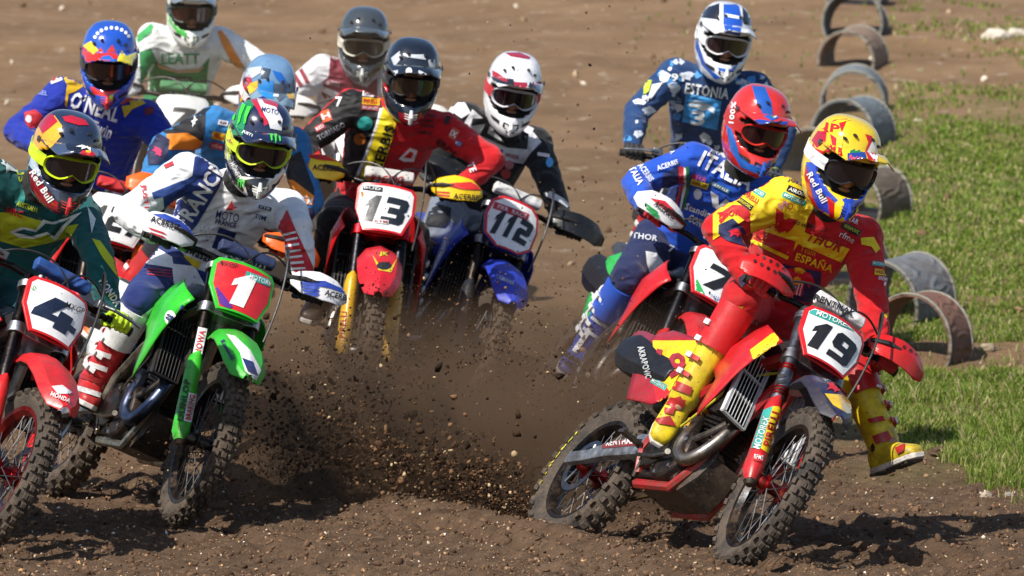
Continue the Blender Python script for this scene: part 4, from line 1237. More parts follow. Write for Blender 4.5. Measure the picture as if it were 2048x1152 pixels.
def rider(cfg, K):
    M, S, D = K['M'], K['S'], K['D']
    MS = M
    def J(px, py, xl, yl=0):
        w_ = M @ Vector((xl, yl, .9)); return at(px, py, depth_of(w_))
    head = J(*cfg['head']); shR = J(*cfg['shR'], -.14); shL = J(*cfg['shL'], .14); pel = J(*cfg['pel'])
    steer = (M @ S).to_3x3(); fw = (steer @ FW).normalized(); up = (steer @ UP).normalized(); ly = (steer @ LY).normalized()
    hand = {}; 
    for sg, k in ((-1, 'R'), (1, 'L')):
        hand[sg] = K['grip'][sg]
        if cfg.get('hand' + k): hand[sg] = J(*cfg['hand' + k], sg * .3)
    root = empty('person', (pel.x, pel.y, base_z(pel.y)))
    loc = root.location.copy()
    tag(root, cfg['label'], 'motocross rider', cfg.get('group'))
    wr = {sg: hand[sg] - fw * .065 + up * .045 for sg in (-1, 1)}
    el = {}
    for sg, sh, k in ((-1, shR, 'R'), (1, shL, 'L')):
        el[sg] = ik(sh, wr[sg], .295, .265, J(*cfg['el' + k], sg * .32))
    lat = (M.to_3x3() @ LY).normalized()
    if cfg.get('hipdir'): lat = Vector(cfg['hipdir']).normalized()
    hip = {sg: pel + lat * sg * .085 for sg in (-1, 1)}
    an, kn, toe = {}, {}, {}
    bf = (M.to_3x3() @ Vector((1, 0, 0))).normalized(); bu = (M.to_3x3() @ Vector((0, 0, 1))).normalized()
    for sg, k in ((-1, 'R'), (1, 'L')):
        if cfg.get('an' + k): an[sg] = J(*cfg['an' + k], sg * .19)
        else: an[sg] = K['peg'][sg] + bu * .105 - bf * .06
        if cfg.get('toe' + k): toe[sg] = J(*cfg['toe' + k], sg * .2)
        else: toe[sg] = an[sg] + bf * .2 + lat * sg * .045 - bu * .03
        kn[sg] = ik(hip[sg], an[sg], .43, .43, J(*cfg['kn' + k], sg * .22))
    if cfg.get('debug'):
        for nme, p in (('shR', shR), ('shL', shL), ('elR', el[-1]), ('elL', el[1]), ('haR', hand[-1]), ('haL', hand[1]), ('knR', kn[-1]), ('knL', kn[1]), ('anR', an[-1]), ('anL', an[1])): print(cfg['label'][:18], nme, [round(v) for v in to_px(p)])
        print('  torso', round((pel - (shR + shL) / 2).length, 2), 'shoulders', round((shR - shL).length, 2), 'armR', round((shR - wr[-1]).length, 2), 'armL', round((shL - wr[1]).length, 2), 'neck', round((head - (shR + shL) / 2).length, 2), 'legR', round((hip[-1] - an[-1]).length, 2), 'legL', round((hip[1] - an[1]).length, 2))
    nb = (shR + shL) / 2
    hm = head_matrix(head, cfg['yaw'], cfg['pitch'], cfg['roll'])
    # ---- torso frames
    spine = nb - pel; sdir = spine.normalized()
    slat = (shL - shR).normalized()
    fwdc = sdir.cross(slat); fwdc = -fwdc if fwdc.y > 0 else fwdc
    def torso(mb, g):
        rings = []
        bow = -fwdc * .05
        for k, hw, hd, o_ in ((-.10, .13, .11, 0), (-.04, .158, .135, 0), (.10, .160, .135, .35), (.28, .162, .132, .8), (.48, .180, .142, 1), (.66, .200, .150, .95), (.82, .208, .140, .6), (.93, .185, .118, .25), (1.03, .130, .095, 0), (1.13, .080, .075, -.1)):
            c = pel + spine * k + bow * o_
            x = (lat * (1 - min(1, max(0, k))) + slat * min(1, max(0, k))).normalized(); y = sdir.cross(x).normalized()
            rings.append([c + x * (hw + g) * math.copysign(abs(math.cos(a)) ** .85, math.cos(a)) + y * (hd + g) * math.sin(a) for a in [2 * math.pi * q / 24 for q in range(24)]])
        mb.loft(rings); return mb
    # ---- body: one continuous skin figure under the clothes
    b = MB(); torso(b, -.022)
    b.capsule(nb, head - (head - nb) * .25, .055, .052); b.sphere(head - (hm.to_3x3() @ Vector((0, 0, .0))), .075, 16, 10)
    for sg, sh in ((-1, shR), (1, shL)):
        b.capsule(sh, el[sg], .045, .038); b.capsule(el[sg], wr[sg], .038, .029); b.capsule(wr[sg], hand[sg] + up * .02, .029, .026)
        b.capsule(hip[sg], kn[sg], .075, .052); b.capsule(kn[sg], an[sg], .05, .036); b.capsule(an[sg], an[sg] + (toe[sg] - an[sg]).normalized() * .05, .034, .03)
    obj('body', remesh(b, .014, 3), mat('skin', cfg.get('skin', '#b08468')), root, smooth=180, local=loc)
    # ---- jersey
    j = MB(); torso(j, .004)
    for sg, sh in ((-1, shR), (1, shL)):
        a = (el[sg] - sh).normalized(); m1 = sh.lerp(el[sg], .5)
        inn = sh.lerp(nb, .35) - sdir * .03
        j.capsule(inn, sh, .098, .086); j.capsule(sh, m1, .084, .071); j.capsule(m1, el[sg], .071, .062); j.capsule(el[sg], el[sg].lerp(wr[sg], .4), .060, .059)
        j.capsule(el[sg].lerp(wr[sg], .4), wr[sg].lerp(el[sg], .06), .059, .039)
    me = remesh(j, .0085, 4, wrinkle=.0075, wscale=9, seed=cfg.get('seed', 1) * 3.7)
    K['jersey'] = obj('jersey', me, mat('cloth', cfg['jer']), root, smooth=180, local=loc)
    for sg in (-1, 1):
        ck = MB(); d = (el[sg] - wr[sg]).normalized()
        ck.tube([wr[sg] - d * .004, wr[sg] + d * .03], [.0385, .0425], 18)
        obj('cuff', ck, mat('cloth', cfg.get('cuff', cfg['jer'])), root, local=loc)
    cl = MB(); cc = nb.lerp(head, .30); rg = []
    nd = (head - nb).normalized(); o1 = nd.orthogonal().normalized(); o2 = nd.cross(o1)
    for h, r in ((-.03, .082), (0, .074), (.025, .068), (.026, .060), (0, .06)):
        rg.append([cc + nd * h + (o1 * math.cos(q) + o2 * math.sin(q)) * r for q in [2 * math.pi * k / 24 for k in range(24)]])
    cl.loft(rg, cap=False); obj('collar', cl, mat('cloth', cfg.get('collar', '#181818')), root, local=loc)
    # ---- trousers
    t = MB(); rings = []
    for k, hw, hd in ((-.16, .11, .10), (-.08, .150, .125), (0.0, .165, .14), (.10, .165, .135), (.20, .157, .128)):
        c = pel + spine * k; x = lat; y = sdir.cross(x).normalized(); x = y.cross(sdir).normalized()
        rings.append([c + x * hw * math.cos(a) + y * hd * math.sin(a) for a in [2 * math.pi * q / 20 for q in range(20)]])
    t.loft(rings)
    for sg in (-1, 1):
        m1 = hip[sg].lerp(kn[sg], .5)
        t.capsule(hip[sg], m1, .112, .094); t.capsule(m1, kn[sg], .094, .080); t.sphere(kn[sg] + (kn[sg] - (hip[sg] + an[sg]) / 2).normalized() * .012, .080, 16, 10)
        e = an[sg].lerp(kn[sg], .62)
        t.capsule(kn[sg], e, .076, .064)
    me = remesh(t, .0095, 4, wrinkle=.008, wscale=6.5, seed=cfg.get('seed', 1) * 5.1)
    K['pants'] = obj('trousers', me, mat('cloth', cfg['pan']), root, smooth=180, local=loc)
    for sg in (-1, 1):
        kd = (kn[sg] - (hip[sg] + an[sg]) / 2).normalized()
    # ---- boots
    for sg, k in ((-1, 'R'), (1, 'L')):
        boot_mesh(kn[sg], an[sg], toe[sg], cfg, root, loc, K, k)
    # ---- gloves closed round the grips
    for sg, k in ((-1, 'R'), (1, 'L')):
        g = MB(); h = hand[sg]
        def L3(x, y, z): return h + fw * x + ly * (y * sg) + up * z
        d = (el[sg] - wr[sg]).normalized()
        g.capsule(wr[sg] + d * .035, wr[sg], .034, .031)
        g.capsule(wr[sg], L3(-.02, 0, .034), .031, .027)
        for y in (-.033, -.011, .011, .033):
            g.capsule(L3(-.045, y * .8, .036), L3(.006, y, .040), .0175, .0150)
            ln = {-.033: .95, -.011: 1.05, .011: 1.0, .033: .85}[y]
            pts = [L3(.006, y, .040), L3(.042 * ln, y, .024), L3(.048 * ln, y, -.008), L3(.022, y * .95, -.034 * ln)]
            for a_, b_, r_ in zip(pts, pts[1:], (.0125, .0115, .0105)): g.capsule(a_, b_, r_, r_ - .001, 10)
        pts = [L3(-.05, -.035, .02), L3(-.02, -.055, -.012), L3(.012, -.052, -.032)]
        for a_, b_, r_ in zip(pts, pts[1:], (.015, .0125)): g.capsule(a_, b_, r_, r_ - .002, 10)
        go = obj('glove', remesh(g, .0042, 2), mat('leather', cfg.get('glove', '#202024'), .6), root, smooth=180, local=loc)
        K['glove' + k] = go
    # ---- helmet
    helmet(root, loc, hm, cfg, K)
    K['joints'] = dict(head=head, shR=shR, shL=shL, el=el, wr=wr, hand=hand, hip=hip, kn=kn, an=an)
    return root
# ------------------------------------------------------------------ the pack
# --- number 19
B19 = motorcycle(dict(px=1450, s=537, yaw=26, lean=37, steer=-10, bar_scale=.88, fender_rough=.6, pitch=-1.6, c1='#c81420', c2='#b81a24', num='19', tyre_text='PIRELLI', detail=2, tyre='#2e2a27', rim='#101318', hub='#b01820',
    fork='#8f959d', clamp_ring='#d02018', clamp='#9a9ca0', guard='#c81822', fender='#141a34', padc='#e6e2e2', hgc='#c81818', handguard='tall', frame='#a8121a', frame_metal=0, louvre='#d4d6d8', rear='#8e1c34', side='#a8182a', plate='#f4f4f4',
    label='red motorcycle with white number 19 plate leaning hard into the turn nearest the camera'))
rider(dict(head=(1683, 322, .93), shR=(1566, 398, .68), shL=(1722, 474, .54), pel=(1532, 622, .34), elR=(1432, 400, .65), elL=(1772, 565, .95),
    knR=(1390, 730, 1.35), knL=(1745, 700, .95), anL=(1768, 892, .95), toeL=(1835, 866, 1.16), anR=(1368, 795, .80), toeR=(1318, 878, .98), yaw=24, pitch=20, roll=13,
    h1='#e8c818', h2='#1a3fb0', peak='#e6c51a', gog='#26262c', strap='#e9e9ee', jer='#c5121b', cuff='#1b2350', pan='#b5101a', boot='#e2c81a', boot2='#c01a1e', glove='#c01a22', sole='#e4e0da', seed=1, debug=1,
    label='rider in yellow and red racing kit with his outer leg kicked out over the dirt'), B19)
# --- number 1
B1 = motorcycle(dict(px=338, s=498, yaw=24, lean=24, steer=-6, c1='#2fbf2a', c2='#2fbf2a', num='1', detail=2, tyre='#3a332b', rim='#14161b', hub='#4a4640', fork='#2b2724', clamp='#b0b2b6', guard='#34c42c', fender='#2fbb30',
    plate='#d8222c', plate_edge='#2fbf2a', digit='#f4f2ee', handguard='shield', hgc='#f0f0f2', padc='#22305a', frame='#b0a898', louvre='#26282b', side='#e6e8ea', rear='#35c02e', pipe='#5a6a88', dw=.16, dh=.155,
    label='green motorcycle with white number 1 on a red plate, front wheel turned on the dirt'))
rider(dict(head=(519, 285, .95), shR=(372, 345, .66), shL=(575, 420, .50), pel=(392, 545, .32), elR=(262, 392, .55), elL=(612, 500, 1.1),
    knR=(272, 562, 1.15), knL=(520, 600, .92), anR=(185, 765, .52), yaw=14, pitch=20, roll=9,
    h1='#1a2448', h2='#e8e8e4', peak='#152044', gog='#c8e030', strap='#c8e030', jer='#eceef2', cuff='#eceef2', pan='#1c3070', boot='#d0202c', boot2='#f0f0f0', glove='#20242e', strapc='#f0f0f0', toe='#b01c26', seed=2, debug=1,
    label='rider in white and blue national kit with dark blue helmet on the green motorcycle'), B1)
# --- number 4
B4 = motorcycle(dict(px=-72, s=528, yaw=24, lean=26, steer=2, c1='#d81a20', num='4', detail=2, tyre='#35302a', rim='#a01820', hub='#8a1a20', fork='#2a2626', clamp='#b8babf', guard='#d01a20', fender='#dc1c28',
    plate='#f4f4f4', padc='#1c4a90', frame='#a8acb2', dw=.19, dh=.13, digit='#15233e', louvre='#2a2b2e',
    label='red motorcycle with white number 4 plate entering at the left edge'))
rider(dict(head=(130, 312, .95), shR=(-25, 352, .66), shL=(158, 428, .54), pel=(0, 560, .34), elR=(-120, 430, .6), elL=(222, 522, 1.1),
    knR=(-90, 600, .9), knL=(90, 640, .95), yaw=22, pitch=19, roll=10,
    h1='#22304e', h2='#c82028', peak='#3a4a66', gog='#c8e41a', strap='#c8e41a', jer='#0f5a5c', cuff='#c0d020', pan='#124a52', boot='#204060', glove='#c6ea20', seed=3, debug=1,
    label='rider in teal and lime kit with neon gloves at the left edge of the picture'), B4)
# --- number 7
B7 = motorcycle(dict(px=1228, s=465, yaw=14, lean=31, pitch=3, steer=0, c1='#cc1822', num='7', tyre='#1f1c1a', fork='#26262a', guard='#c01a20', fender='#c81c28', plate='#f4f4f4', plate_edge='#d01c26', digit='#1a1c20', handguard='shield', hgc='#f2f2f2', padc='#e6dede',
    frame='#9a9ca4', side='#2fae52', rear='#3a3c44', swing='#a0a0a4', dw=.14, dh=.12,
    label='red motorcycle with white number 7 plate, partly behind the number 19 machine'))
rider(dict(head=(1513, 250, .95), shR=(1390, 322, .66), shL=(1560, 400, .68), pel=(1345, 500, .30), elR=(1272, 338, .60), elL=(1620, 480, .8),
    knR=(1255, 548, 1.1), knL=(1500, 600, .92), anR=(1172, 690, .40), toeR=(1140, 725, .60), yaw=24, pitch=20, roll=12,
    h1='#d42a22', h2='#2058b8', peak='#cc2a26', gog='#c82a24', strap='#b01c20', lens='#2a0e10', jer='#1c50c0', cuff='#1a2450', pan='#16224e', boot='#2450b4', boot2='#2c5cc8', strapc='#f0f0f0', glove='#c02030', seed=4, debug=1,
    label='rider in blue national kit with red helmet just behind the yellow and red rider'), B7)
# --- number 13
B13 = motorcycle(dict(px=706, s=440, yaw=4, lean=9, dz0=.06, bar_scale=.92, c1='#d41c24', num='13', tyre='#453a30', fork='#202024', clamp='#c02028', guard='#d8a41c', fender='#c81c2c', plate='#f2f2f2', digit='#1a222c', handguard='shield', hgc='#f0c818', padc='#c8c4c0', frame='#2a2a2c', rear='#303236',
    label='red motorcycle with white number 13 plate coming straight on in the middle of the pack'))
rider(dict(head=(822, 152, .92), shR=(705, 212, .70), shL=(885, 258, .70), pel=(728, 430, .32), elR=(612, 285, .72), elL=(945, 305, .8),
    knR=(655, 440, 1.1), knL=(850, 470, .9), yaw=8, pitch=18, roll=6,
    h1='#161e2c', h2='#e0e0e0', peak='#121a28', gog='#1a1a1e', lens='#352a1c', jer='#c8161e', cuff='#c8161e', pan='#18181a', boot='#1c1c1e', boot2='#26262a', glove='#1a1a1c', seed=5, debug=1,
    label='rider in red and black kit with yellow sash and black helmet in the centre'), B13)
# --- number 112
B112 = motorcycle(dict(px=888, s=427, dz0=-.05, yaw=16, lean=23, c1='#1c3cb4', num='112', tyre='#453a30', fork='#2a2624', guard='#20242c', fender='#1c3cc0', plate='#f2f2f2', plate_edge='#c81c28', digit='#14181e', handguard='tall', hgc='#17181a', padc='#e0e0e0', frame='#1c2c6a', dh=.135, dw=.075,
    plate_shape=[(-.08, .14), (.08, .14), (.125, .11), (.142, .03), (.125, -.08), (.06, -.14), (-.06, -.14), (-.125, -.08), (-.142, .03), (-.125, .11)],
    label='blue motorcycle with white number 112 plate leaning right of the number 13 machine'))
rider(dict(head=(1026, 178, .95), shR=(930, 238, .70), shL=(1070, 288, .50), pel=(935, 430, .32), elR=(880, 320, .72), elL=(1115, 390, 1.0),
    knR=(862, 480, 1.1), knL=(1060, 520, .9), yaw=8, pitch=18, roll=10,
    h1='#e6e6ea', h2='#e8e8e8', peak='#e8e8ec', gog='#d4d4da', strap='#c02030', jer='#1a1b1e', cuff='#1a1b1e', pan='#7c8494', boot='#1c1c1e', boot2='#26262a', toe='#e0e0e0', glove='#1a1a1c', seed=6, debug=1,
    label='rider in black and white kit with white and red helmet on the blue motorcycle'), B112)
# --- Estonia
BE = motorcycle(dict(px=1345, s=418, yaw=4, lean=10, c1='#e8e8ea', num='', fork='#26262a', fender='#e0e0e4', tyre='#2e2a26', padc='#d8d8dc', loop=0,
    label='pale motorcycle mostly hidden behind the red and blue rider, handlebar showing at his shoulder'))
rider(dict(head=(1447, 76, .85), shR=(1350, 150, .66), shL=(1508, 176, .66), pel=(1400, 375, .32), elR=(1262, 205, .72), elL=(1575, 240, .8),
    knR=(1310, 420, .9), knL=(1520, 450, .9), yaw=12, pitch=15, roll=8,
    h1='#e6e8ee', h2='#e6e6ea', peak='#e4e6ec', gog='#e4e4e8', lens='#2a1e20', jer='#1d3f70', cuff='#c8e828', pan='#14323c', boot='#c8c8c4', glove='#1c1e22', seed=7, debug=1,
    label='rider in navy and white kit with pale blue number 3 panel, back right'), BE)
# --- 127
B127 = motorcycle(dict(px=135, s=435, yaw=14, lean=16, c1='#d01c22', num='127', tyre='#453a30', fork='#2a2624', fender='#cc1c26', plate='#f2f2f2', digit='#1a1c20', padc='#c81c24', dh=.13, dw=.08, plate_edge='#e8e8e8',
    label='red motorcycle with white number 127 plate behind the teal rider'))
rider(dict(head=(218, 118, .92), shR=(125, 190, .68), shL=(290, 235, .68), pel=(185, 390, .32), elR=(62, 240, .72), elL=(335, 300, .8),
    knR=(120, 430, .9), knL=(300, 450, .9), handR=(92, 305, 1.05), yaw=4, pitch=22, roll=3,
    h1='#2054c0', h2='#d02020', peak='#2458c4', gog='#1a1a1e', lens='#281014', jer='#1a2f9a', cuff='#c81c24', pan='#d0c8cc', boot='#1c1c1e', boot2='#26262a', glove='#e8e0e0', seed=8, debug=1,
    label='rider in royal blue and yellow kit with multicoloured helmet at the upper left'), B127)
# --- orange
BO = motorcycle(dict(px=300, s=448, yaw=18, lean=23, c1='#e86a1a', num='', tyre='#2e2a26', fork='#26262a', handguard='tall', hgc='#f0641a', fender='#e8701c', padc='#202020', loop=0, pad=0,
    label='orange motorcycle hidden behind the green one, its orange hand guard showing at right'))
rider(dict(head=(535, 182, .98), shR=(430, 248, .68), shL=(585, 290, .70), pel=(420, 430, .32), elR=(342, 262, .72), elL=(628, 370, .85),
    knR=(350, 470, .9), knL=(560, 520, .9), yaw=12, pitch=34, roll=10,
    hs=1.04, h1='#6f93b8', h2='#d8d8d8', peak='#7a94a8', gog='#d8d8dc', jer='#2f7ab8', cuff='#1a1e3c', pan='#1a1c28', boot='#e07020', glove='#e8641a', seed=9, debug=1,
    label='rider in blue, black and orange kit with silver blue helmet behind the dark blue helmet'), BO)
# --- green and white
BG = motorcycle(dict(px=335, s=383, yaw=6, lean=5, c1='#e8ece8', num='7', tyre='#453a30', fork='#3a3a3c', fender='#e8ece8', handguard='shield', hgc='#eeeeea', padc='#4a8a5a', plate='#f0f2f0', dw=.12, dh=.11, loop=0, digit='#383c3e',
    label='white motorcycle with a number 7 plate at the back left behind the royal blue rider'))
rider(dict(head=(383, 14, .88), shR=(305, 78, .68), shL=(440, 84, .68), pel=(355, 215, .32), elR=(262, 150, .72), elL=(498, 140, .8),
    knR=(300, 260, .9), knL=(430, 260, .9), yaw=6, pitch=14, roll=3,
    h1='#e8ece8', h2='#e0e8d8', peak='#7a8894', gog='#3a4a48', lens='#3a1a14', jer='#eceeee', cuff='#eceeee', pan='#1f7a44', boot='#d0d0cc', glove='#d8dcd8', collar='#186a38', seed=10, debug=1,
    label='rider in white, green and orange kit cut by the top edge'), BG)
# --- maroon and grey helmet
BM = motorcycle(dict(px=702, s=393, yaw=6, lean=4, c1='#e8e8e8', num='', tyre='#453a30', fork='#3a3a3c', fender='#e0e0e0', handguard='shield', hgc='#f0ece8', padc='#888888', loop=0,
    label='white motorcycle almost wholly hidden behind the red and black rider'))
rider(dict(head=(728, 82, .88), shR=(645, 140, .68), shL=(775, 160, .68), pel=(700, 310, .32), elR=(578, 195, .72), elL=(830, 230, .8),
    knR=(650, 360, .9), knL=(770, 360, .9), yaw=2, pitch=12, roll=4,
    h1='#3a434a', h2='#b8bcb8', peak='#4a555c', gog='#d8d4c4', lens='#20201c', jer='#dedde2', cuff='#dedde2', pan='#d8d8dc', boot='#d0d0cc', glove='#202020', collar='#6a1428', seed=11, debug=1,
    label='rider in white and maroon kit with plain grey helmet at the back centre'), BM)
# ------------------------------------------------------------------ printed colour, lettering and emblems, laid on the real surfaces
prebuild([B19, B1, B4, B7, B13, B112, BE, B127, BO, BG, BM])
def zp(ox, oy, k, pts): return [(ox + x / k, oy + y / k) for x, y in pts]
def disc(t, cx, cy, rx, ry, c, **kw): poly(t, [(cx + rx * math.cos(a), cy + ry * math.sin(a)) for a in [2 * math.pi * i / 20 for i in range(20)]], c, **kw)
def rot(pts, cx, cy, w, h, ang):
    ca, sa = math.cos(R(ang)), math.sin(R(ang)); return [(cx + x * w * ca - y * h * sa, cy + x * w * sa + y * h * ca) for x, y in pts]
def box2(t, cx, cy, w, h, ang, c, **kw): poly(t, rot([(-.5, -.5), (.5, -.5), (.5, .5), (-.5, .5)], cx, cy, w, h, ang), c, **kw)
def badge(t, s, cx, cy, w, h, ang, bgc, fg, **kw):
    box2(t, cx, cy, w, h, ang, bgc, name='logo_patch', lift=.0034); text(t, s, cx, cy, w * .84, h * .56, ang, fg, lift=.0062)
def bulls(t, cx, cy, w, ang, c='#c8102e', one=False, sun=True, word=True, flip=1):
    if sun: poly(t, rot([(.3 * math.cos(a), .3 * math.sin(a)) for a in [2 * math.pi * i / 16 for i in range(16)]], cx, cy, w, w, ang), '#f2c21a', name='logo', lift=.004)
    B = [(-.62, .10), (-.50, -.06), (-.36, -.20), (-.20, -.22), (-.10, -.10), (-.02, -.14), (.0, -.02), (-.12, .06), (-.14, .18), (-.22, .10), (-.34, .12), (-.44, .28), (-.46, .12), (-.54, .06)]
    for sg in ((flip,) if one else (1, -1)):
        poly(t, rot([(x * sg + (.3 if one else 0) * sg, y) for x, y in B], cx, cy, w, w, ang), c, name='logo', lift=.0058)
def star(t, cx, cy, w, ang, c):
    poly(t, rot([(-.5, .12), (-.2, -.02), (-.12, -.2), (.05, -.06), (.5, -.24), (.22, .04), (.26, .22), (.04, .08), (-.2, .2), (-.18, .1)], cx, cy, w, w, ang), c, name='logo', lift=.0055)
def claws(t, cx, cy, w, h, ang, c='#3fdc3a'):
    for k, dx in enumerate((-.34, 0, .34)):
        poly(t, rot([(dx - .10, -.5 + abs(dx) * .3), (dx + .12, -.42), (dx + .06, .05), (dx + .10, .32), (dx, .5 - abs(dx) * .4), (dx - .04, .2), (dx - .10, .0)], cx, cy, w, h, ang), c, name='logo', lift=.0055)
def both(K, pts, c, **kw):
    poly(K['helmet'], pts, c, kind='gloss', **kw); poly(K['peak'], pts, c, kind='gloss', **kw)
def bothT(K, *a, **kw):
    text(K['peak'], *a, **kw); text(K['helmet'], *a, **kw)

# ================= 19
K = B19; J_ = K['jersey']; P_ = K['pants']
z = lambda pts: zp(1400, 220, 2.304, pts)
poly(J_, z([(60, 480), (180, 380), (330, 280), (470, 290), (540, 360), (530, 440), (495, 500), (480, 570), (420, 670), (235, 590), (230, 490), (60, 600)]), '#f0d016')
poly(J_, z([(240, 540), (440, 605), (425, 680), (235, 590)]), '#c4121c', lift=.003)
poly(J_, z([(480, 562), (690, 640), (650, 702), (440, 610)]), '#f0d016', lift=.003)
poly(J_, z([(325, 585), (420, 650), (405, 690), (235, 610), (235, 590)]), '#f0d016', lift=.0026)
for a, b in ((0, 12), (28, 40)):
    poly(J_, z([(85, 510 - a), (150, 455 - a * .6), (215, 475 - a * 1.2), (235, 510 - a), (225, 520 - a), (150, 470 - a * .6), (95, 525 - a)]), '#c4121c', lift=.003)
text(J_, 'THOR', 1457, 428, 46, 13, -12, '#c4121c', bold=.04, shear=.2)
poly(J_, z([(85, 530), (150, 500), (200, 545), (225, 590), (215, 630), (120, 600), (85, 570)]), '#1a2250', lift=.0032)
bulls(J_, 1470, 466, 44, 20, sun=False, one=True)
# chest emblem
poly(J_, z([(350, 450), (385, 475), (385, 500), (400, 505), (400, 545), (365, 568), (345, 540)]), '#c4121c', lift=.004, name='logo')
poly(J_, z([(405, 495), (450, 505), (425, 545), (400, 568), (388, 530)]), '#c4121c', lift=.004, name='logo')
poly(J_, z([(385, 560), (420, 540), (440, 520), (452, 508), (400, 500), (372, 560)]), '#c4121c', lift=.0042, name='logo')
text(J_, 'THOR', 1650, 483, 74, 22, 20, '#b8121c', bold=.05, shear=.3)
text(J_, 'Team', 1616, 501, 32, 12, 20, '#f0d016', bold=.03)
text(J_, 'ESPAÑA', 1629, 523, 78, 20, 19, '#f0d016', bold=.04)
badge(J_, 'AIROH', 1593, 384, 40, 13, 24, '#141414', '#f0f0f0'); text(J_, 'JORGE', 1594, 366, 38, 11, 22, '#282a5a', bold=.04)
badge(J_, 'MOTOREX', 1588, 398, 50, 11, 24, '#2aa49c', '#f0f0f0')
badge(J_, 'MOTOREX', 1519, 386, 24, 12, 30, '#2aa49c', '#f0f0f0'); text(J_, 'PIRELLI', 1503, 396, 30, 10, 30, '#c4121c', bold=.04); badge(J_, 'AKRAPOVIC', 1490, 408, 34, 12, 35, '#141414', '#e0d040')
text(J_, 'S', 1566, 410, 14, 20, 60, '#e89aa8', bold=.05); text(J_, 'O', 1580, 412, 12, 14, 10, '#c4121c', bold=.0)
text(J_, 'MXGP', 1634, 456, 42, 10, 20, '#2a1014', bold=.04); text(J_, 'RACE WEAR', 1602, 448, 34, 6, 20, '#2a1014')
badge(J_, 'AKRAPOVIC', 1702, 458, 40, 13, 28, '#16160f', '#c8d020'); text(J_, 'rfme', 1694, 474, 32, 13, 28, '#f0f0f4', bold=.04); text(J_, 'STAR', 1704, 441, 26, 10, 20, '#f0f0f4')
poly(J_, z([(290, 680), (420, 720), (560, 745), (550, 850), (500, 890), (380, 850), (280, 800)]), '#1b2a5c', lift=.003, name='logo_patch')
bulls(J_, 1596, 552, 60, 15); text(J_, 'Red Bull', 1563, 568, 84, 24, 16, '#f2eeee', bold=.035, lift=.006); text(J_, 'Red Bull', 1564, 569, 84, 24, 16, '#c8102e', bold=.005, lift=.0075)
text(J_, 'GASGAS', 1556, 590, 60, 12, 16, '#f0f0f0', bold=.04)
for (s, x, y, w_, h_, a, b_, f_) in (('MOTOREX', 1757, 528, 26, 9, 8, '#2aa49c', '#f0f0f0'), ('PIRELLI', 1762, 545, 26, 12, 6, '#f0d016', '#c4121c')): badge(J_, s, x, y, w_, h_, a, b_, f_)
text(J_, 'BREMBO', 1769, 558, 24, 7, 10, '#f0f0f0'); text(J_, 'III', 1776, 569, 18, 8, 12, '#f0f0f0', bold=.05); text(J_, 'TH', 1790, 596, 20, 12, 10, '#f0d016', bold=.05)
poly(J_, z([(845, 945), (940, 888), (952, 905), (858, 962)]), '#f0d016', lift=.004); poly(J_, z([(865, 975), (955, 915), (990, 1040), (900, 1010)]), '#1b2250', lift=.004); poly(J_, z([(862, 970), (925, 925), (930, 940), (875, 985)]), '#f0d016', lift=.0045)
poly(J_, z([(740, 590), (800, 585), (830, 640), (810, 660), (790, 630), (745, 620)]), '#f0d016', lift=.003)
# trousers
z2 = lambda pts: zp(1400, 500, 1.767, pts)
poly(P_, z2([(105, 225), (150, 218), (195, 285), (125, 318), (100, 290)]), '#f0c814', lift=.003); poly(P_, z2([(75, 225), (110, 198), (155, 200), (140, 215), (95, 232)]), '#f0d016', lift=.003)
for o in (K['bootR'],):
    poly(o, [(1335, 800), (1362, 792), (1368, 812), (1345, 822)], '#b8161c', kind='plastic', lift=.004)
text(K['pants'], 'THOR', 1500, 640, 34, 10, 20, '#e8e0e0')
for pts_ in ([(1300, 800), (1330, 792), (1372, 800), (1368, 814), (1325, 808)], [(1308, 838), (1340, 832), (1352, 852), (1318, 848)], [(1350, 760), (1385, 775), (1380, 790), (1345, 778)], [(1330, 815), (1350, 818), (1346, 830), (1328, 826)]): poly(K['bootR'], pts_, '#b8161c', kind='plastic', lift=.005)
for pts_ in ([(1735, 838), (1765, 832), (1770, 842), (1740, 846)], [(1745, 872), (1775, 862), (1785, 880), (1752, 888)], [(1790, 896), (1812, 886), (1808, 902), (1796, 908)]): poly(K['bootL'], pts_, '#b8161c', kind='plastic', lift=.005)
text(K['shinR'], 'SIDI', 1398, 748, 58, 20, -75, '#f0f0f0', bold=.06, lift=.004); text(K['shinL'], 'SIDI', 1752, 795, 50, 20, -65, '#f0f0f0', bold=.06, lift=.004)
# helmet
hz = lambda pts: zp(1400, 220, 2.304, pts)
both(K, hz([(500, 190), (560, 90), (620, 45), (680, 40), (640, 130), (660, 220), (600, 240), (530, 210)]), '#c8141c', lift=.001)
both(K, hz([(575, 70), (640, 45), (700, 45), (640, 60), (660, 130), (650, 200), (625, 205), (630, 130), (600, 110), (590, 95)]), '#f0d216', lift=.0018)
both(K, hz([(520, 130), (555, 80), (600, 110), (610, 160), (570, 190), (530, 175)]), '#e8b81a', lift=.0024)
both(K, hz([(515, 140), (545, 95), (585, 105), (580, 145), (540, 175)]), '#b8122a', lift=.003)
both(K, hz([(760, 110), (790, 120), (815, 170), (820, 230), (790, 260), (760, 190), (775, 150)]), '#c8141c', lift=.0018)
both(K, hz([(770, 190), (800, 130), (822, 200), (815, 250)]), '#f0f0f0', lift=.0024)
poly(K['peak'], hz([(560, 225), (620, 225), (700, 235), (800, 255), (820, 240), (815, 290), (700, 275), (560, 250)]), '#1a3cb8', kind='gloss', lift=.002)
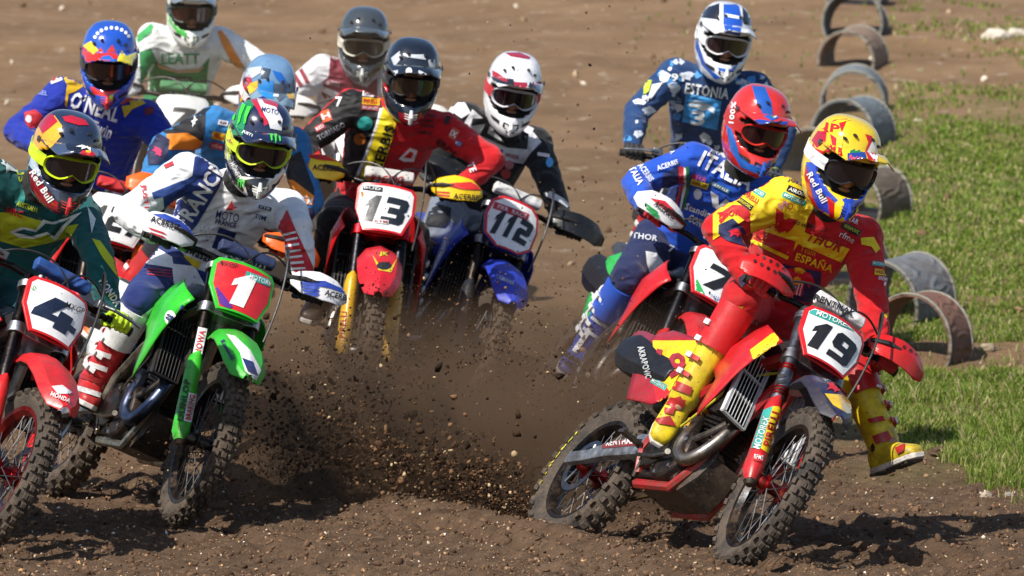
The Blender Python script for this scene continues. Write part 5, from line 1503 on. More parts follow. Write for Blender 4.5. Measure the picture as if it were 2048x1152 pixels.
poly(K['peak'], hz([(700, 150), (735, 130), (745, 180), (765, 230), (680, 230), (690, 200)]), '#1c7a3a', kind='gloss', lift=.002); poly(K['peak'], hz([(680, 200), (760, 195), (770, 230), (680, 235)]), '#1b3a8c', kind='gloss', lift=.0024)
bothT(K, 'JP', 1662, 258, 34, 22, 10, '#c8141c', bold=.05, kind='gloss'); text(K['peak'], 'Red Bull', 1716, 318, 34, 8, 14, '#e04060', bold=.03)
text(K['peak'], 'OCH', 1672, 300, 22, 44, 5, '#c8141c', bold=.04)
poly(K['helmet'], hz([(490, 240), (540, 240), (560, 300), (590, 370), (640, 420), (620, 510), (560, 470), (500, 400), (485, 300)]), '#1c44c0', kind='gloss', lift=.001)
poly(K['helmet'], hz([(488, 250), (500, 300), (520, 400), (560, 480), (530, 460), (495, 390), (482, 300)]), '#c8141c', kind='gloss', lift=.002)
poly(K['helmet'], hz([(640, 420), (720, 380), (790, 340), (760, 420), (680, 480), (620, 515)]), '#1c44c0', kind='gloss', lift=.001)
poly(K['helmet'], hz([(585, 395), (625, 430), (625, 512), (600, 505)]), '#c8141c', kind='gloss', lift=.002); poly(K['helmet'], hz([(622, 430), (650, 405), (665, 430), (645, 490), (618, 515)]), '#f0d216', kind='gloss', lift=.003)
text(K['helmet'], 'Red Bull', 1635, 375, 66, 13, 62, '#f4f0f0', bold=.04, kind='gloss')
# machine
F_ = K['fender']
poly(F_, [(1590, 725), (1640, 725), (1700, 770), (1720, 830), (1690, 850), (1650, 790)], '#18224c', kind='plastic', lift=.001)
poly(F_, zp(1400, 500, 1.767, [(430, 440), (480, 425), (530, 450), (560, 540), (530, 535), (470, 490), (440, 470)]), '#1b2448', kind='gloss', lift=.001)
poly(F_, zp(1400, 510, 1.767, [(440, 490), (520, 495), (560, 520), (560, 560), (520, 560), (470, 530)]), '#f0c418', kind='gloss', lift=.002); bulls(F_, 1668, 775, 50, 40, one=True, sun=False)
poly(K['guard'], zp(1400, 500, 1.767, [(225, 565), (258, 552), (215, 700), (180, 700)]), '#35aaa0', kind='plastic', lift=.002); poly(K['guard'], zp(1400, 500, 1.767, [(258, 552), (300, 555), (250, 725), (212, 700)]), '#f0cc18', kind='plastic', lift=.002)
text(K['guard'], 'MOTOREX', 1523, 866, 66, 13, -72, '#f4f4f4', bold=.04, lift=.0045); text(K['guard'], 'PIRELLI', 1542, 858, 70, 15, -74, '#c8141c', bold=.05, lift=.0045); badge(K['guard'], 'RFME', 1517, 915, 20, 16, 10, '#c8141c', '#f0f0f0')
for dx in (0, 9, 18): box2(K['fork'], 1561 + dx * .15, 752 + dx * 1.3, 22, 6, -10, '#101114', lift=.002)
text(K['pad'], 'RENTHAL', 1668, 610, 84, 12, 24, '#141414', bold=.05)
box2(K['plate'], 1672, 640, 118, 15, 22, '#3aa69a', kind='plastic', lift=.001); text(K['plate'], 'MOTOREX', 1668, 639, 74, 10, 22, '#f4f4f4', bold=.04)
text(K['plate'], 'MXGP', 1712, 660, 22, 7, 22, '#f4f4f4')
S_ = K['side']
poly(S_, zp(1000, 500, 1.766, [(540, 320), (690, 320), (700, 345), (640, 430), (600, 500), (560, 540), (545, 440)]), '#f0c81a', kind='plastic', lift=.002)
poly(S_, zp(1000, 500, 1.766, [(530, 430), (560, 450), (600, 500), (640, 440), (640, 560), (560, 560)]), '#c8202a', kind='plastic', lift=.003)
text(S_, '19', 1340, 730, 62, 54, 12, '#a01830', bold=.08, lift=.006); badge(S_, 'MOTOREX', 1318, 768, 34, 12, 30, '#35aaa0', '#f0f0f0')
text(K['muffler'], 'AKRAPOVIC', 1290, 725, 66, 13, 75, '#c0c4c8', bold=.04); text(K['swing'], 'RENTHAL', 1240, 884, 56, 12, -5, '#f4f4f4', bold=.05)
box2(K['swing'], 1238, 885, 70, 18, -5, '#8a1c28', kind='plastic', lift=.002)
text(K['shroud'], 'GASGAS', 1540, 690, 80, 18, -50, '#f0d020', bold=.05)
poly(K['shroud'], [(1500, 700), (1560, 655), (1575, 665), (1510, 730)], '#f0c81a', kind='plastic', lift=.002)
for k_ in ('hgR', 'hgL'):
    cx, cy = (1540, 528) if k_ == 'hgR' else (1838, 700)
    for a in range(5):
        for b_ in range(2): disc(K[k_], cx - 30 + a * 13 + b_ * 5, cy - 6 + a * 7 - b_ * 14, 3.2, 3.2, '#3a0a0c', lift=.003)

# ================= 1
K = B1; J_ = K['jersey']; P_ = K['pants']; z = lambda pts: zp(240, 180, 2.215, pts)
poly(J_, z([(330, 300), (380, 260), (450, 270), (470, 340), (440, 430), (340, 600), (300, 640), (200, 560), (190, 470), (250, 420), (320, 380)]), '#223a84')
poly(J_, z([(140, 455), (330, 380), (330, 400), (200, 470), (150, 485)]), '#2a4a94', lift=.003)
text(J_, 'FRANCE', 400, 392, 142, 34, -57, '#f4f4f6', bold=.06)
text(J_, 'MOTO', 455, 432, 46, 18, 12, '#1c2c68', bold=.06); text(J_, 'FRANCE', 452, 446, 42, 10, 12, '#1c2c68', bold=.05); poly(J_, rot([(-.5, -.2), (0, .1), (.5, -.1), (0, .5)], 446, 458, 22, 12, 12), '#d02030', lift=.004, name='logo')
poly(J_, rot([(-.5, .5), (.1, -.5), (.2, .1), (.6, .2), (.1, .5)], 462, 410, 22, 20, 0), '#d03038', lift=.004, name='logo')
text(J_, 'TIM', 520, 434, 24, 10, 14, '#1c2c68', bold=.05); badge(J_, 'FTR', 530, 416, 26, 7, 14, '#30343c', '#f0f0f0')
text(J_, '1', 448, 480, 36, 44, 20, '#1c2c68', bold=.06); text(J_, 'Kawasaki', 395, 505, 74, 20, 24, '#16181e', bold=.05); box2(J_, 383, 523, 36, 14, 24, '#f0d020', lift=.005)
text(J_, 'JUST1', 289, 393, 48, 13, 84, '#c8202c', bold=.06)
poly(J_, z([(700, 610), (740, 530), (770, 600), (850, 780), (880, 850), (820, 800), (740, 700)]), '#d0202c', lift=.003)
for k in range(11):
    x0, y0 = 640 + k * 16, 610 + k * 22
    poly(J_, z([(x0, y0), (x0 + 95, y0 + 34), (x0 + 93, y0 + 42), (x0 - 2, y0 + 8)]), '#cc3038' if k % 1 == 0 else '#f0f0f0', lift=.0045)
box2(J_, 338, 330, 20, 8, -25, '#b02a38', lift=.004)
poly(J_, [(560, 440), (596, 470), (620, 520), (636, 560), (600, 560), (570, 510)], '#d0202c', lift=.003)
for k in range(9): poly(J_, [(556 + k * 2, 470 + k * 11), (592 + k * 3, 462 + k * 12), (593 + k * 3, 466 + k * 12), (557 + k * 2, 475 + k * 11)], '#f2f0f0', lift=.0055)
for i in range(7):
    for j in range(4): disc(J_, 400 + i * 9 + j * 2, 452 + j * 9 + i * 2, 1.6, 1.6, '#b8bcc8', maxl=20)
poly(P_, z([(20, 700), (110, 640), (150, 690), (230, 740), (240, 790), (110, 770), (60, 740)]), '#eceef2', lift=.002)
poly(P_, z([(230, 770), (330, 780), (380, 870), (370, 950), (250, 960), (100, 1030), (95, 1000), (240, 890)]), '#eef0f4', lift=.002)
for k in range(3): poly(P_, z([(120, 790 + k * 12), (230, 800 + k * 13), (230, 804 + k * 13), (120, 794 + k * 12)]), '#c82838', lift=.0035)
text(P_, 'FIMS', 288, 508, 34, 14, 30, '#b02030', bold=.05)
for k in range(4): box2(K['bootR'], 172 + k * 7, 782 - k * 26, 60, 10, 18, '#f0f0f0' if k != 1 else '#b01c26', kind='plastic', lift=.005)
z7 = lambda pts: zp(0, 600, 2.087, pts)
both(K, zp(240, 180, 2.215, [(455, 110), (500, 60), (560, 35), (610, 40), (560, 120), (545, 200), (470, 200)]), '#1a8a50', lift=.0012)
both(K, zp(240, 180, 2.215, [(575, 40), (600, 32), (660, 40), (700, 60), (690, 130), (640, 160), (610, 90)]), '#c82440', lift=.0014)
both(K, zp(240, 180, 2.215, [(605, 38), (625, 36), (665, 100), (690, 150), (670, 160), (640, 110)]), '#f0f0f2', lift=.002)
both(K, zp(240, 180, 2.215, [(640, 60), (690, 75), (720, 130), (715, 180), (665, 170), (650, 110)]), '#f0f0f2', lift=.0018)
poly(K['peak'], zp(240, 180, 2.215, [(655, 120), (715, 125), (722, 178), (700, 190), (690, 160), (670, 190), (650, 170), (625, 160)]), '#0e1016', kind='gloss', lift=.003)
bothT(K, 'MOTO', 540, 222, 34, 10, 12, '#1c2c68', bold=.06); claws(K['peak'], 551, 274, 24, 24, 4); claws(K['helmet'], 482, 228, 34, 46, 18)
text(K['peak'], 'JUST1', 495, 268, 22, 7, 25, '#f0f0f0', bold=.05)
hp = lambda p, c, l=.0016: poly(K['helmet'], zp(240, 180, 2.215, p), c, kind='gloss', lift=l)
hp([(455, 200), (480, 130), (500, 200), (520, 270), (500, 250), (480, 330), (460, 290)], '#c8e030')
hp([(470, 200), (480, 180), (520, 240), (545, 260), (520, 262), (490, 240)], '#c82430', .0024)
hp([(455, 260), (480, 270), (500, 330), (530, 380), (600, 390), (680, 380), (720, 330), (730, 360), (680, 430), (610, 490), (560, 480), (500, 420), (460, 340)], '#eceae2')
hp([(465, 300), (490, 320), (520, 380), (550, 440), (545, 455), (500, 400), (470, 350)], '#17181c', .0026); claws(K['helmet'], 483, 366, 16, 20, 10)
hp([(545, 400), (600, 390), (660, 395), (640, 440), (610, 478), (570, 470)], '#1a1b1e', .0026); hp([(585, 435), (625, 430), (615, 465), (595, 470)], '#c8c6c0', .0034)
text(K['helmet'], 'MONSTER', 475, 345, 46, 9, 62, '#e8e8e8', bold=.05)
text(K['hgR'], 'ACERBIS', 330, 446, 60, 12, 18, '#16181c', bold=.05); text(K['hgL'], 'ACERBIS', 676, 592, 54, 12, 16, '#16181c', bold=.05)
for k in range(4):
    poly(K['hgR'], [(296 + k * 3, 454 + k * 9), (326, 464 + k * 8), (334, 470 + k * 8), (300 + k * 3, 459 + k * 9)], '#d02030', lift=.002); poly(K['hgR'], [(362 + k * 9, 448 + k * 7), (368 + k * 9, 450 + k * 7), (404, 490 - k * 2), (398, 492)], '#2848b0', lift=.002)
    poly(K['hgL'], [(600 + k * 2, 564 + k * 7), (640, 566 + k * 7), (634, 572 + k * 7), (603 + k * 2, 569 + k * 7)], '#2848b0', lift=.002); poly(K['hgL'], [(652 + k * 12, 614), (660 + k * 12, 614), (672 + k * 9, 624), (662 + k * 8, 622)], '#d02030', lift=.002)
poly(K['hgR'], [(305, 428), (330, 428), (385, 452), (400, 474), (385, 466), (330, 440)], '#2848b0', lift=.0018); poly(K['hgL'], [(605, 560), (650, 562), (700, 584), (706, 594), (660, 576), (610, 568)], '#2848b0', lift=.0018)
text(K['pad'], 'RENTHAL', 496, 528, 80, 14, 17, '#f0f0f0', bold=.05)
box2(K['plate'], 522, 560, 66, 14, 20, '#3aa69a', kind='plastic', lift=.001); text(K['plate'], 'MOTOREX', 524, 561, 54, 9, 20, '#f4f4f4', bold=.04); text(K['plate'], 'MXGP', 455, 528, 40, 8, 12, '#202020', bold=.03)
poly(K['plate'], zp(240, 180, 2.215, [(395, 905), (430, 870), (500, 960), (480, 975)]), '#5a2a90', kind='plastic', lift=.001)
text(K['guard'], 'DUNLOP', 368, 800, 84, 13, -80, '#0d5a20', bold=.05, lift=.004); box2(K['guard'], 380, 815, 16, 58, 11, '#f0f0f0', kind='plastic', lift=.003); text(K['guard'], 'BRAKING', 380, 815, 50, 10, -79, '#d02030', bold=.05, lift=.005)
box2(K['fork'], 399, 688, 18, 66, 12, '#f0f0f0', lift=.002); text(K['fork'], 'SHOWA', 399, 688, 56, 12, -77, '#c82030', bold=.05, lift=.004)
poly(K['fender'], [(452, 668), (470, 672), (500, 700), (522, 740), (512, 762), (490, 742), (480, 706)], '#e8eaea', kind='plastic', lift=.0018); poly(K['fender'], [(484, 716), (506, 724), (516, 752), (496, 744)], '#20306a', kind='plastic', lift=.003); text(K['fender'], 'Kawasaki', 456, 700, 44, 9, 60, '#20306a', bold=.03)
poly(K['shroud'], zp(0, 600, 2.087, [(640, 230), (760, 20), (790, 30), (700, 170), (640, 260)]), '#1c2c6c', kind='plastic', lift=.002); disc(K['shroud'], 341, 636, 11, 15, '#f0f0f0', lift=.003); text(K['shroud'], '88', 341, 636, 12, 18, -60, '#1c2c6c', bold=.03, lift=.006)

poly(K['helmet'], [(447, 300), (452, 270), (470, 285), (480, 330), (500, 352), (476, 350), (458, 330)], '#1a1c22', kind='gloss', lift=.0016)
# ================= 4
K = B4; J_ = K['jersey']; z = lambda pts: zp(0, 200, 2.094, pts)
poly(J_, z([(0, 400), (60, 440), (150, 480), (240, 520), (200, 525), (60, 475), (0, 450)]), '#0b4346', lift=.0018)
poly(J_, z([(0, 470), (60, 470), (150, 500), (260, 530), (330, 520), (300, 570), (200, 600), (100, 620), (0, 590)]), '#c2cc1e', lift=.002)
poly(J_, z([(385, 580), (420, 590), (470, 660), (560, 800), (580, 870), (540, 850), (490, 740), (430, 660)]), '#c2d21e', lift=.002)
poly(J_, z([(40, 550), (90, 530), (150, 540), (180, 500), (220, 510), (345, 470), (270, 540), (230, 590), (200, 560), (140, 580), (80, 575)]), '#e8f0ee', lift=.0045, name='logo')
poly(J_, z([(60, 552), (100, 540), (150, 552), (190, 515), (225, 520), (300, 495), (255, 530), (225, 570), (195, 550), (135, 568)]), '#0f5a5c', lift=.006, name='logo')
poly(J_, z([(365, 445), (400, 500), (385, 560), (375, 500)]), '#e8f0ee', lift=.0045); star(J_, 14, 330, 50, 60, '#e8f0ee')
text(J_, 'AUS', 38, 340, 48, 14, 75, '#c2d21e', bold=.05); text(J_, 'AUSTRALIA', 55, 413, 44, 11, 20, '#c2d21e', bold=.04); text(J_, 'HRC', 29, 424, 34, 14, 18, '#d02030', bold=.06); text(J_, 'AUS', 158, 405, 30, 12, -50, '#c2d21e', bold=.05)
text(J_, 'HONDA', 220, 585, 62, 15, 58, '#f0f0f0', bold=.05)
poly(J_, z([(60, 390), (85, 372), (108, 380), (104, 420), (84, 450), (62, 430)]), '#2c8a84', lift=.003, name='logo')
z = lambda pts: zp(0, 0, 3.291, pts)
both(K, z([(210, 960), (240, 850), (300, 790), (360, 760), (410, 830), (400, 900), (330, 980), (280, 990)]), '#e8a81e', lift=.0014)
both(K, z([(255, 830), (300, 760), (345, 750), (380, 800), (320, 850), (280, 880)]), '#b4102c', lift=.0024)
both(K, z([(410, 770), (470, 760), (560, 790), (585, 825), (520, 825), (430, 800)]), '#c01830', lift=.0024)
poly(K['peak'], z([(440, 830), (560, 850), (640, 960), (660, 1080), (560, 1060), (480, 960)]), '#5a6c88', kind='gloss', lift=.001)
poly(K['peak'], z([(420, 900), (520, 870), (600, 940), (600, 1000), (500, 1000), (440, 980)]), '#131c30', kind='gloss', lift=.0018)
star(K['peak'], 172, 293, 42, 10, '#eef0f2'); bulls(K['peak'], 175, 310, 30, 10); text(K['peak'], 'Red Bull', 176, 318, 40, 8, 12, '#d02040', bold=.04); text(K['helmet'], 'AUS', 129, 296, 20, 8, -80, '#f0f0f0')
z = lambda pts: zp(0, 200, 2.094, pts)
poly(K['helmet'], z([(120, 270), (140, 210), (180, 260), (230, 330), (200, 300), (160, 320)]), '#b8c8d8', kind='gloss', lift=.0014)
poly(K['helmet'], z([(118, 290), (150, 310), (220, 410), (270, 450), (240, 475), (170, 430), (130, 370)]), '#a01c28', kind='gloss', lift=.0014); text(K['helmet'], 'Red Bull', 84, 372, 72, 14, 58, '#f6f2f2', bold=.04)
poly(K['helmet'], z([(250, 380), (330, 400), (340, 430), (280, 465), (240, 470)]), '#15171c', kind='gloss', lift=.0016)
text(K['pad'], 'RENTHAL', 122, 575, 76, 13, 24, '#f0f4f8', bold=.06)
text(K['plate'], 'MXGP', 150, 616, 40, 11, 22, '#181818', bold=.05); text(K['plate'], 'HONDA', 92, 672, 34, 7, 20, '#f0f0f0', bold=.05); text(K['plate'], 'TLD', 65, 575, 14, 9, 15, '#3a9a3a', bold=.05)
poly(K['fender'], zp(0, 600, 2.087, [(215, 360), (260, 355), (300, 385), (290, 392), (240, 392)]), '#f4f4f4', kind='gloss', lift=.002, name='logo'); text(K['fender'], 'HONDA', 121, 795, 40, 9, 22, '#f4f4f4', bold=.05)
disc(K['shroud'], 33, 685, 14, 10, '#d8e020', lift=.003)

# ================= 7
K = B7; J_ = K['jersey']; P_ = K['pants']; z = lambda pts: zp(1200, 0, 2.304, pts)
text(J_, 'ITALIA', 1453, 342, 116, 33, 27, '#f0f2f6', bold=.06)
poly(J_, z([(360, 765), (385, 770), (385, 860), (372, 900), (355, 960), (350, 930), (365, 880)]), '#b81c2c', lift=.003)
poly(J_, z([(385, 770), (395, 775), (398, 870), (385, 920), (375, 965), (368, 960), (378, 900), (385, 860)]), '#f0f0f0', lift=.003)
poly(J_, z([(395, 765), (410, 770), (415, 870), (400, 920), (390, 965), (380, 965), (398, 870)]), '#1d7a44', lift=.003)
poly(J_, z([(290, 800), (360, 765), (360, 880), (350, 960), (300, 1010), (210, 1010), (280, 930)]), '#1a2a5c', lift=.0022)
text(J_, 'MXGP', 1434, 304, 28, 12, 15, '#f0f0f0', bold=.05); badge(J_, 'DUNLOP', 1399, 368, 36, 12, 18, '#f0d020', '#181818'); text(J_, 'BETA', 1398, 355, 30, 9, 15, '#d04050', bold=.05); badge(J_, 'OHVALE', 1440, 374, 44, 10, 26, '#1c6a8c', '#f0f0f0')
text(J_, 'Standing', 1400, 424, 62, 18, 20, '#f0f0f4', bold=.05); text(J_, 'CON TRUCK', 1412, 452, 76, 16, 28, '#f0f0f4', bold=.05)
poly(J_, z([(510, 880), (545, 900), (548, 945), (580, 915), (595, 925), (560, 975), (520, 950)]), '#f0f2f6', lift=.0045, name='logo')
disc(J_, 1396, 388, 8, 11, '#dde6f4', lift=.004)
text(J_, 'SBB', 1306, 305, 34, 14, -12, '#e8ecf4', bold=.05); text(J_, 'ACERBIS', 1292, 345, 40, 13, 55, '#dde4f4', bold=.05); text(J_, 'ITALIA', 1272, 350, 42, 13, 62, '#f0f0f4', bold=.05); text(J_, 'ACERBIS', 1335, 330, 44, 10, -18, '#dde4f4', bold=.05)
text(J_, 'FEDER', 1340, 296, 26, 10, 60, '#dde4f4')
poly(P_, zp(1000, 350, 2.56, [(745, 390), (800, 400), (845, 460), (840, 510), (800, 572), (770, 520), (750, 450)]), '#eceef0', lift=.003)
text(P_, 'THOR', 1290, 474, 50, 12, 8, '#c8ccd8', bold=.03); text(P_, '7', 1342, 498, 12, 14, 20, '#e8e8ec', bold=.05)
z = lambda pts: zp(1200, 0, 2.304, pts)
both(K, z([(590, 560), (600, 500), (640, 540), (660, 590), (630, 600)]), '#b81c1c', lift=.0014)
poly(K['peak'], z([(740, 550), (800, 560), (865, 560), (872, 600), (868, 640), (780, 620), (700, 580), (640, 560)]), '#1b3f9c', kind='gloss', lift=.0016)
poly(K['peak'], z([(770, 420), (800, 415), (825, 540), (790, 560)]), '#2058b8', kind='gloss', lift=.002); poly(K['peak'], z([(788, 425), (796, 422), (815, 540), (800, 545)]), '#f0f0f0', kind='gloss', lift=.003); poly(K['peak'], z([(778, 430), (786, 428), (800, 540), (790, 545)]), '#1d8a44', kind='gloss', lift=.003)
star(K['peak'], 1548, 247, 34, 8, '#0c0e12'); text(K['helmet'], '100%', 1466, 225, 44, 10, -82, '#f4f0f0', bold=.05)
both(K, z([(700, 395), (760, 400), (790, 470), (800, 560), (760, 540), (720, 470)]), '#1f58b4', lift=.0012)
poly(K['helmet'], z([(580, 570), (610, 600), (640, 700), (680, 750), (740, 770), (790, 740), (800, 760), (720, 800), (650, 770), (600, 690)]), '#2064c0', kind='gloss', lift=.0014)
text(K['hgR'], 'ACERBIS', 1330, 420, 50, 13, 36, '#16181c', bold=.05)
poly(K['hgR'], [(1300, 396), (1330, 402), (1380, 452), (1384, 470), (1345, 432)], '#d0202c', lift=.002)
for k in range(4): poly(K['hgR'], [(1290 + k * 2, 404 + k * 9), (1316 + k * 3, 424 + k * 7), (1313 + k * 3, 428 + k * 7), (1290 + k * 2, 409 + k * 9)], '#1f9a4c', lift=.002)
poly(K['plate'], zp(1000, 350, 2.56, [(990, 560), (1010, 530), (1050, 610), (1060, 650), (1020, 640)]), '#2fae52', kind='plastic', lift=.001); text(K['plate'], 'ITALIA', 1430, 596, 26, 8, 20, '#2050a0', bold=.03)
text(K['pad'], 'RENTHAL', 1458, 510, 60, 14, 22, '#c82030', bold=.05)
poly(K['side'], [(1180, 560), (1210, 545), (1215, 590), (1185, 600)], '#f0f0f0', kind='plastic', lift=.002)
box2(K['bootR'], 1165, 680, 10, 60, 35, '#f0f0f0', kind='plastic', lift=.005)
for k in range(3): box2(K['bootR'], 1185 + k * 16, 668 - k * 22, 44, 7, 35, '#c8ccd8', kind='plastic', lift=.005)

# ================= 13
K = B13; J_ = K['jersey']; z = lambda pts: zp(560, 50, 2.88, pts)
poly(J_, z([(100, 640), (200, 520), (330, 400), (400, 370), (560, 340), (590, 480), (540, 620), (480, 780), (440, 900), (300, 860), (380, 640), (250, 700), (140, 780), (80, 740)]), '#1b1a1c', lift=.0016)
poly(J_, z([(595, 470), (670, 565), (640, 680), (590, 830), (510, 900), (460, 880), (500, 760), (560, 580)]), '#f0d818', lift=.003)
poly(J_, z([(575, 480), (595, 480), (560, 590), (500, 760), (450, 880), (430, 880), (490, 740), (555, 560)]), '#eceef2', lift=.0034)
text(J_, 'ACERBIS', 763, 308, 118, 21, -72, '#101010', bold=.05, lift=.006)
poly(J_, rot([(-.5, .3), (.1, -.5), (.5, -.3), (.3, .5), (-.2, .5)], 816, 309, 38, 28, 0), '#f4e8ec', lift=.004, name='logo'); poly(J_, rot([(-.25, .2), (.1, -.25), (.28, -.12), (.15, .25)], 816, 309, 38, 28, 0), '#c8161e', lift=.0055, name='logo')
badge(J_, 'NALEON', 743, 187, 36, 14, 5, '#e8e4ea', '#502030'); badge(J_, 'PIRELLI', 742, 203, 36, 14, 5, '#f0b41c', '#c02020'); badge(J_, 'BUND', 740, 216, 34, 9, 5, '#c84858', '#e8e8e8'); disc(J_, 730, 247, 15, 14, '#2aa8a0', lift=.004); disc(J_, 720, 278, 12, 12, '#c87020', lift=.004)
badge(J_, 'H', 652, 232, 20, 22, -20, '#e05a28', '#f0f0f0'); text(J_, 'TORNADO', 662, 262, 60, 11, -28, '#c8c8cc', bold=.04); text(J_, '7', 678, 204, 14, 20, 0, '#f0f0f0', bold=.05); badge(J_, 'RED', 640, 255, 20, 12, -30, '#b82030', '#f0f0f0')
for s, x, y in (('FOX', 858, 231), ('KAMER', 855, 242), ('PROX', 855, 252), ('TURBO', 850, 265)): text(J_, s, x, y, 26, 7, 6, '#2a1a1e', bold=.04)
text(J_, 'EROS', 893, 296, 44, 13, 40, '#4a1018', bold=.05); badge(J_, 'IX', 908, 268, 16, 22, 30, '#d86040', '#f0f0f0'); badge(J_, 'MX', 917, 287, 14, 10, 30, '#4a60a8', '#f0f0f0'); box2(J_, 895, 240, 10, 16, 20, '#2a1a1a', lift=.003); text(J_, 'TE', 944, 335, 18, 14, 70, '#f0d8dc', bold=.05)
z = lambda pts: zp(560, 50, 2.88, pts)
for p in ([(640, 190), (690, 150), (700, 190), (660, 240)], [(720, 170), (830, 170), (840, 200), (730, 185)], [(850, 200), (890, 200), (895, 250), (860, 240)], [(620, 270), (680, 260), (680, 290), (620, 300)], [(800, 260), (860, 290), (850, 310), (790, 290)]): both(K, z(p), '#c8ccd4', lift=.0018)
star(K['peak'], 832, 158, 58, 4, '#f0f2f4'); disc(K['peak'], 818, 143, 6, 7, '#f4f4f4', lift=.004)
both(K, z([(600, 280), (615, 270), (635, 360), (615, 390), (598, 350)]), '#c01c24', lift=.0018)
poly(K['helmet'], z([(680, 500), (750, 520), (830, 500), (800, 570), (740, 610), (700, 580)]), '#8a1018', kind='gloss', lift=.0016)
for k_, cx, cy in (('hgR', 640, 332), ('hgL', 922, 390)):
    text(K[k_], 'ACERBIS', cx + 12, cy + 4, 54, 11, 4, '#151515', bold=.05)
    poly(K[k_], [(cx - 45, cy - 22), (cx + 20, cy - 26), (cx + 50, cy - 8), (cx, cy - 12)], '#d02424', lift=.002)
    for k in range(3): poly(K[k_], [(cx - 50 + k * 3, cy - 8 + k * 6), (cx - 22, cy - 6 + k * 6), (cx - 24, cy - 3 + k * 6), (cx - 48 + k * 3, cy - 5 + k * 6)], '#d02424', lift=.002)
text(K['pad'], 'RACING', 775, 358, 64, 14, 4, '#b01c24', bold=.06); badge(K['plate'], 'BUD', 745, 377, 40, 9, 6, '#16181a', '#e8f0f4'); disc(K['plate'], 722, 388, 6, 6, '#d08020', lift=.002); badge(K['plate'], 'KTM', 762, 443, 30, 8, 6, '#e8e8e8', '#b02020')
poly(K['fender'], [(745, 510), (757, 540), (782, 545), (795, 515), (782, 535), (760, 532)], '#f0d020', kind='gloss', lift=.002); disc(K['fender'], 768, 532, 15, 8, '#141a22', lift=.003); text(K['fender'], 'JK', 767, 509, 16, 9, 4, '#d8d820', bold=.05)
box2(K['guard'], 686, 650, 16, 60, 4, '#f0c020', kind='plastic', lift=.002); text(K['guard'], 'PIRELLI', 686, 650, 54, 12, -86, '#b02010', bold=.05, lift=.004)

# ================= 112
K = B112; J_ = K['jersey']; z = lambda pts: zp(850, 80, 2.743, pts)
poly(J_, z([(200, 480), (260, 380), (330, 440), (450, 580), (540, 560), (580, 490), (640, 560), (580, 620), (540, 680), (430, 660), (240, 560)]), '#dcdde2', lift=.002)
poly(J_, z([(260, 430), (370, 430), (340, 510), (430, 560), (530, 560), (570, 500), (560, 600), (450, 590), (300, 520), (330, 460), (250, 470)]), '#18191c', lift=.0034)
poly(J_, z([(115, 400), (200, 310), (250, 400), (200, 430), (160, 400), (130, 430)]), '#e0e2e8', lift=.003); badge(J_, 'YAMAHA', 968, 300, 74, 20, 15, '#1d56b0', '#f0f2f6')
text(J_, 'monoenergy', 966, 318, 54, 10, 18, '#e8e8ec', bold=.05); disc(J_, 973, 335, 17, 10, '#e8e8ec', lift=.004); text(J_, 'JWB', 973, 335, 22, 9, 15, '#202020', bold=.03, lift=.0065); disc(J_, 1018, 329, 9, 9, '#d08090', lift=.004); disc(J_, 1011, 347, 10, 10, '#b84048', lift=.004); text(J_, 'S', 998, 369, 8, 10, 10, '#e8e8e8', bold=.05)
text(J_, 'WICKER', 1024, 312, 28, 8, 15, '#b04050', bold=.04); box2(J_, 953, 202, 26, 18, 10, '#2050b0', lift=.003); box2(J_, 952, 190, 26, 6, 12, '#e8d820', lift=.004)
disc(J_, 1099, 325, 7, 10, '#58a8e0', lift=.004); box2(J_, 1087, 310, 24, 7, 10, '#e8e0e4', lift=.004); box2(J_, 1052, 258, 28, 14, 25, '#e8e4ea', lift=.004)
poly(J_, z([(660, 840), (690, 830), (760, 870), (820, 930), (820, 950), (740, 890), (670, 860)]), '#c8ccd2', lift=.003)
z = lambda pts: zp(850, 80, 2.743, pts)
both(K, z([(370, 165), (400, 180), (455, 220), (450, 235), (370, 200)]), '#b01c2c', lift=.002); both(K, z([(365, 200), (450, 235), (470, 250), (380, 230)]), '#1c2028', lift=.002); both(K, z([(585, 240), (640, 225), (640, 245), (590, 255)]), '#b01c2c', lift=.002); both(K, z([(440, 70), (520, 68), (580, 95), (570, 105), (470, 90)]), '#a82038', lift=.002)
poly(K['peak'], z([(460, 170), (490, 230), (520, 250), (480, 260), (440, 230)]), '#20242c', kind='gloss', lift=.002); poly(K['peak'], z([(590, 190), (600, 250), (640, 240), (640, 285), (560, 270)]), '#20242c', kind='gloss', lift=.002); poly(K['peak'], z([(485, 230), (560, 235), (560, 265), (490, 250)]), '#a82038', kind='gloss', lift=.003)
text(K['peak'], 'SMART', 1042, 150, 22, 12, 5, '#b8bcc4')
text(K['hgL'], 'ACERBIS', 1165, 492, 44, 14, 20, '#e8e8e8', bold=.05); box2(K['plate'], 1022, 422, 74, 14, 20, '#b81c2c', kind='plastic', lift=.001); text(K['plate'], 'FXR  RACE', 1024, 423, 60, 8, 20, '#e8d0d4', bold=.04)
disc(K['plate'], 1002, 500, 8, 8, '#3ac0b8', lift=.002); text(K['fender'], 'YAMAHA', 1010, 560, 40, 9, 22, '#c8d0f0', bold=.05)
P_ = K['pants']; poly(P_, zp(600, 350, 2.88, [(745, 200), (800, 170), (870, 190), (865, 260), (830, 300), (720, 290)]), '#1c1e26', lift=.003)

